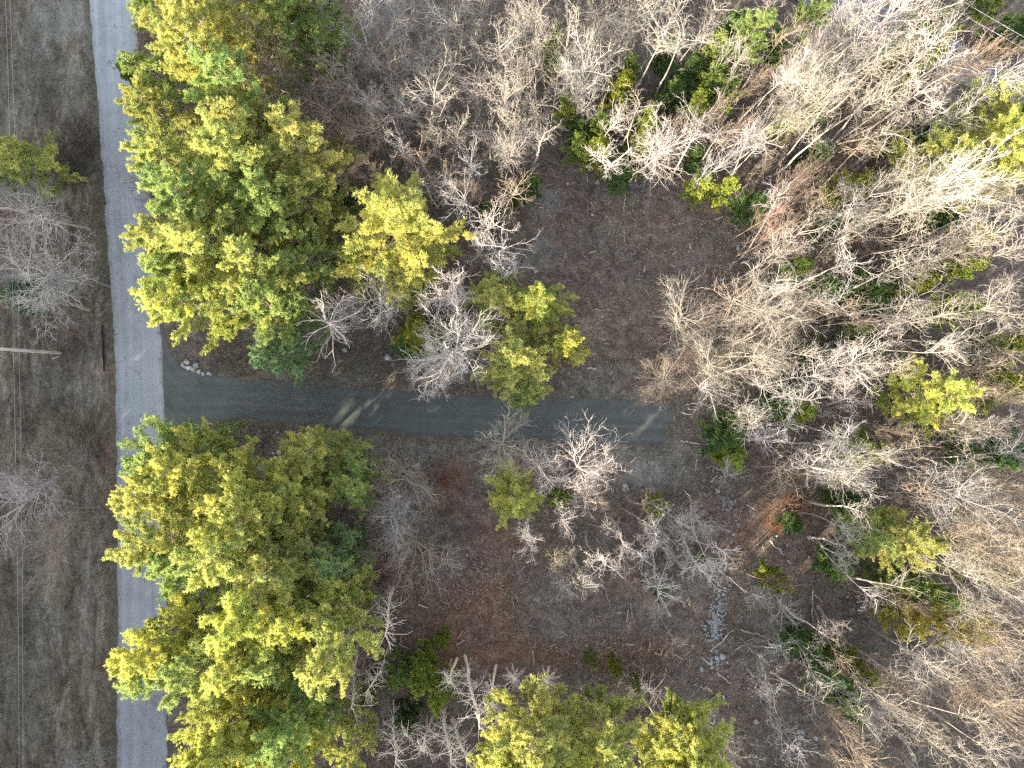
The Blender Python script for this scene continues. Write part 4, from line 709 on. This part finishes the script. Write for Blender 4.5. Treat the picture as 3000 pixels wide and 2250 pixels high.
# rubble
LV, LF = stone_arrays(np.random.default_rng(55), 1)
def rubble(name, spots, label):
    G = Geo()
    for (cx, cy, sx, sy, n) in spots:
        for _ in range(n):
            x, y = W(cx+r.normal(0, sx), cy+r.normal(0, sy)); s = r.gamma(3, 0.028)+0.03; a = r.uniform(0, 6.28); ca, sa = math.cos(a), math.sin(a)
            Vv = LV*[s*r.uniform(.8, 1.3), s*r.uniform(.7, 1.1), s*.6]; Vv = np.stack([Vv[:, 0]*ca-Vv[:, 1]*sa, Vv[:, 0]*sa+Vv[:, 1]*ca, Vv[:, 2]], 1)+[x, y, s*.2-0.05]
            G.add(Vv, LF)
    o = stuff(name, G.mesh(name, M_STONE), label, 'rubble'); o.color = (0.75, 0.78, 0.82, 1)
rubble('rubble', [(2097, 1830, 15, 34, 300), (2105, 1770, 12, 20, 50), (2120, 1720, 12, 30, 25), (2090, 1935, 20, 10, 60), (2135, 1560, 12, 40, 40), (2125, 1480, 15, 18, 45), (2115, 1400, 15, 25, 25), (2345, 2150, 20, 14, 50), (2280, 2215, 25, 15, 50), (2080, 2010, 25, 60, 40), (2200, 2090, 60, 60, 40)], 'strip of pale broken rubble and small stones in the cleared ground')
# undergrowth: thin leafless saplings and brush
def brush(name, n, boxf, tall, label, tint, seed, nst=4, th0=0.5, fine=3):
    rr2 = np.random.default_rng(seed); X = rr2.uniform(-62, 62, n*4); Yy = rr2.uniform(-48, 48, n*4)
    k = boxf(X*25+1500, 1125-Yy*25) & ~onroad(X, Yy, 0.7) & (fbm(X, Yy, seed, 5) > th0); X, Yy = X[k][:n], Yy[k][:n]; n = len(X)
    Xs = np.repeat(X, nst)+rr2.normal(0, .12, n*nst); Ys = np.repeat(Yy, nst)+rr2.normal(0, .12, n*nst)
    D = unit(np.stack([rr2.normal(0, .38, n*nst), rr2.normal(0, .38, n*nst), np.ones(n*nst)], 1)); L = np.repeat(rr2.gamma(4, tall/4, n), nst)*rr2.uniform(.6, 1.1, n*nst)
    P = grow(np.stack([Xs, Ys, np.full(n*nst, -.2)], 1), D, L, 5, 0.1, 0.02, rr2); R = rad(np.full(len(P), 0.016), 6, 0.4); G = Geo(); tn = np.repeat(rr2.random(n), nst); G.tubes(P, R, 3, tn)
    S0, D, L2, RR = kids(P, R, L, 5, 0.25, 1, 0.6, .2, 0.42, rr2); P2 = grow(S0, D, L2, 3, 0.12, 0.03, rr2); G.tubes(P2, np.full((len(P2), 4), 0.009), 3, np.repeat(tn, 5))
    S0, D, L3, RR = kids(P2, np.full((len(P2), 4), 0.01), L2, fine, 0.2, 1, 0.6, .2, 0.5, rr2); P3 = grow(S0, D, L3, 1, 0.1, 0.03, rr2); G.tubes(P3, np.full((len(P3), 2), 0.007), 3, np.repeat(tn, 5*fine))
    o = stuff(name, G.mesh(name, M_BARK), label, 'undergrowth'); o.color = (*tint, 1)
def inwood(p, q):
    top = (p > 560) & (q < 560-np.clip((1500-p)*-0.1, 0, 60)) & ~((p > 1500) & (p < 2150) & (q > 480))
    right = (p > 2150) & ~((p < 2450) & (q > 1500) & (q < 2050))
    mid = (p > 880) & (p < 1500) & (q < 1000) & (q > 540)
    low = ((p > 1600) & (p < 2150) & (q > 1420) & (q < 1700)) | ((p > 1000) & (p < 1320) & (q > 1360) & (q < 1720))
    bot = (p > 1000) & (p < 2000) & (q > 1930)
    rb = (p > 1900) & (p < 2200) & (q > 850) & (q < 1180)
    return top | right | mid | low | bot | rb
brush('undergrowth', 3800, inwood, 3.4, 'thin leafless brush between the bare trees', (0.92, 0.84, 0.76), 61, 4, 0.40)
brush('saplings', 1300, inwood, 5.0, 'slender reddish leafless saplings under the bare trees', (0.95, 0.82, 0.72), 62, 2, 0.42, 4)
brush('weeds', 1500, lambda p, q: (p < 262) | ((p > 495) & (p < 640) & (q < 1040)), 0.9, 'dry weeds and low brush in the left field', (0.62, 0.57, 0.5), 63, 5, 0.5)
# rough grass of the left field and verges
X = r.uniform(-66, -45, 60000); Yy = r.uniform(-50, 50, 60000); k = ~onroad(X, Yy, 0.1) & (fbm(X*2.4, Yy*0.35, 71, 3.0)+r.normal(0, .07, 60000) > 0.5); X, Yy = X[k], Yy[k]
X2, Y2 = r.uniform(-40, 18, 30000), r.uniform(-9, 5, 30000); k = ~onroad(X2, Y2, 0.15) & (fbm(X2, Y2, 72, 3.0)+r.normal(0, .08, 30000) > 0.5); X = np.concatenate([X, X2[k]]); Yy = np.concatenate([Yy, Y2[k]]); n = len(X)
GG = Geo(); blades(GG, np.stack([X, Yy, np.full(n, -0.15)], 1), unit(np.stack([r.normal(0, .4, n), r.normal(0, .4, n), np.ones(n)], 1)), 4, 0.30, 0.025, np.clip(fbm(X, Yy, 73, 2.5)+r.normal(0, .15, n), 0, 1), r, 0.6)
m, nt, b = mat_new('dry_grass'); c = ramp(nt, attr(nt, 'tone'), [(0.2, (0.10, 0.10, 0.055)), (0.5, (0.20, 0.185, 0.12)), (0.9, (0.36, 0.33, 0.25))]); nt.links.new(c, b.inputs['Base Color'])
stuff('grass', GG.mesh('grass', m), 'dull rough winter grass along the roadside field and verges', 'grass')

# woods beyond the frame to the lower left, which shade the road and the clearings
ms = pine(191, 24, 4.6, 0.05, 40, 0.7, 0.9, 4, 0.6, None, 0, 6, 0.3); V0 = np.empty(len(ms[1].vertices)*3, np.float32); ms[1].vertices.foreach_get('co', V0); V0 = V0.reshape(-1, 3)
F0 = np.empty(len(ms[1].loops), np.int32); ms[1].loops.foreach_get('vertex_index', F0); F0 = F0.reshape(-1, 4); WG = Geo(); rw = np.random.default_rng(17)
for i in range(250):
    t = i/250
    if t < 0.5: x, y = -70-rw.uniform(0, 14), -75+t*2*130
    else: x, y = -68+(t-.5)*2*150, -56-rw.uniform(0, 12)
    hs = rw.uniform(1.08, 1.22) if t < 0.5 else (rw.uniform(1.08, 1.18) if x < -22 else rw.uniform(0.8, 0.9) if x < 22 else rw.uniform(0.72, 0.9))
    a = rw.uniform(0, 6.28); ca, sa = math.cos(a), math.sin(a)
    Vv = np.stack([V0[:, 0]*ca-V0[:, 1]*sa+x, V0[:, 0]*sa+V0[:, 1]*ca+y, V0[:, 2]*hs], 1); WG.add(Vv, F0, rw.uniform(.3, .7))
stuff('woods', WG.mesh('woods', M_PINE), 'dense evergreen woods beyond the field and the lower edge', 'woods')

# ------------------------------------------------------------------ labels: look first, then where it stands, then its order there
AREAS = [((420, 500), 'in the roadside pine belt above the drive'), ((650, 100), 'at the top end of the roadside pine belt'), ((650, 500), 'inside the pine belt above the drive'), ((720, 900), 'at the drive end of the upper pine belt'),
 ((450, 1400), 'overhanging the road just below the drive'), ((900, 1380), 'on the lower drive edge near the boulders'), ((650, 1700), 'in the middle of the lower pine belt'), ((450, 2000), 'over the lower stretch of road'), ((750, 2100), 'at the bottom end of the lower pine belt'), ((980, 1800), 'on the clearing side of the lower pine belt'),
 ((1000, 120), 'in the top stand beside the pine belt'), ((1000, 400), 'in the bare stand above the round roadside pine'), ((1130, 700), 'by the round pine above the drive'), ((1300, 150), 'in the top middle bare stand'), ((1300, 420), 'in the bare stand left of the upper clearing'), ((1450, 650), 'at the left rim of the upper clearing'),
 ((1350, 1000), 'in the island above the drive'), ((1600, 1000), 'on the clearing side of the tree island'), ((1620, 180), 'in the top stand above the upper clearing'), ((1650, 450), 'on the top left rim of the upper clearing'), ((1800, 650), 'in the upper clearing'), ((1850, 120), 'in the bare stand at top centre'), ((1900, 400), 'on the top rim of the upper clearing'),
 ((2080, 230), 'around the dark evergreens above the clearing'), ((2120, 560), 'at the top right rim of the clearing'), ((2350, 120), 'left of the grey lane at the top'), ((2400, 350), 'in the stand right of the dark evergreens'), ((2650, 180), 'beside the grey lane at top right'), ((2900, 150), 'under the wires at top right'), ((2880, 420), 'by the yellow pines at the right edge'),
 ((2600, 550), 'in the upper right stand'), ((2300, 650), 'in the stand right of the upper clearing'), ((2850, 720), 'in the right edge stand above mid height'), ((2200, 880), 'along the right rim of the clearing'), ((2500, 880), 'in the stand left of the yellow pine'), ((1950, 1080), 'above the closed end of the drive'), ((2350, 1100), 'right of the drive end'), ((2740, 1120), 'around the yellow pine at mid right'),
 ((2930, 1100), 'at the right edge level with the drive'), ((2150, 1320), 'by the dark bush right of the drive end'), ((2450, 1340), 'in the stand below the yellow pine'), ((2850, 1450), 'in the wide crowned stand at lower right'), ((1950, 1400), 'on the pale patch below the drive end'), ((1560, 1420), 'in the tree island below the drive'), ((1250, 1450), 'between the lower pines and lower clearing'),
 ((1200, 1650), 'at the left rim of the lower clearing'), ((1500, 1780), 'in the lower clearing'), ((1650, 1600), 'in the thin grove below the tree island'), ((1950, 1620), 'in the thin grove near the rubble strip'), ((2100, 1850), 'beside the rubble strip'), ((2350, 1650), 'on the brown slope right of the rubble'), ((2680, 1680), 'around the pale pine at lower right'), ((2800, 1900), 'around the olive pine at lower right'),
 ((2450, 1950), 'around the green bush at lower right'), ((2350, 2180), 'at the bottom edge right of the clearing'), ((2750, 2150), 'in the bottom right stand'), ((1650, 2100), 'among the golden pines at bottom centre'), ((1930, 2080), 'around the right golden pine at the bottom'), ((1350, 2050), 'among the bare pine stems at the bottom'), ((1120, 2050), 'right of the lower belt near the snags'),
 ((100, 250), 'in the top of the left field'), ((150, 480), 'beside the small pine in the left field'), ((130, 880), 'above the utility pole in the field'), ((220, 1050), 'near the utility pole and black pipe'), ((150, 1250), 'below the utility pole in the field'), ((130, 1450), 'in the field level with the lower pines'), ((180, 2000), 'at the bottom of the left field')]
from collections import defaultdict
G1 = defaultdict(list)
for rec in PLACED:
    e, x, y, cat, adj, kind, size = rec
    if 'rock row' in kind: ar = ''
    else: ar = min(AREAS, key=lambda a: (a[0][0]-x)**2+(a[0][1]-y)**2)[1]
    G1[(adj, kind, cat, ar)].append(rec)
ORD = ['', 'second', 'third', 'fourth', 'fifth', 'sixth', 'seventh', 'eighth', 'ninth', 'tenth', 'eleventh', 'twelfth', 'thirteenth', 'fourteenth', 'fifteenth']
PL = {'leafless tree': 'leafless trees of the bare stands', 'spreading leafless tree': 'spreading leafless trees', 'twiggy leafless tree': 'twiggy leafless trees', 'pine': 'pines', 'bushy evergreen': 'bushy evergreens', 'dead pine snag': 'dead snags', 'bare pine stem': 'bare pine stems', 'leafless shrub': 'leafless shrubs', 'leafy shrub': 'shrubs with dry leaves', 'fallen log': 'fallen logs', 'fallen branch': 'fallen branches'}
for (adj, kind, cat, ar), L in G1.items():
    L.sort(key=lambda q: q[1]); n = len(L)
    for i, rec in enumerate(L):
        if n == 1: lead = ''
        elif i == 0: lead = 'leftmost '
        elif i == n-1: lead = 'rightmost '
        else: lead = ORD[i]+' from left ' if i < len(ORD) else ''
        lab = (lead+adj+' '+kind+' '+ar).strip()
        tag(rec[0], lab, cat, PL.get(kind, kind.replace('stone in the ', '') if 'row' in kind else 'loose stones'))
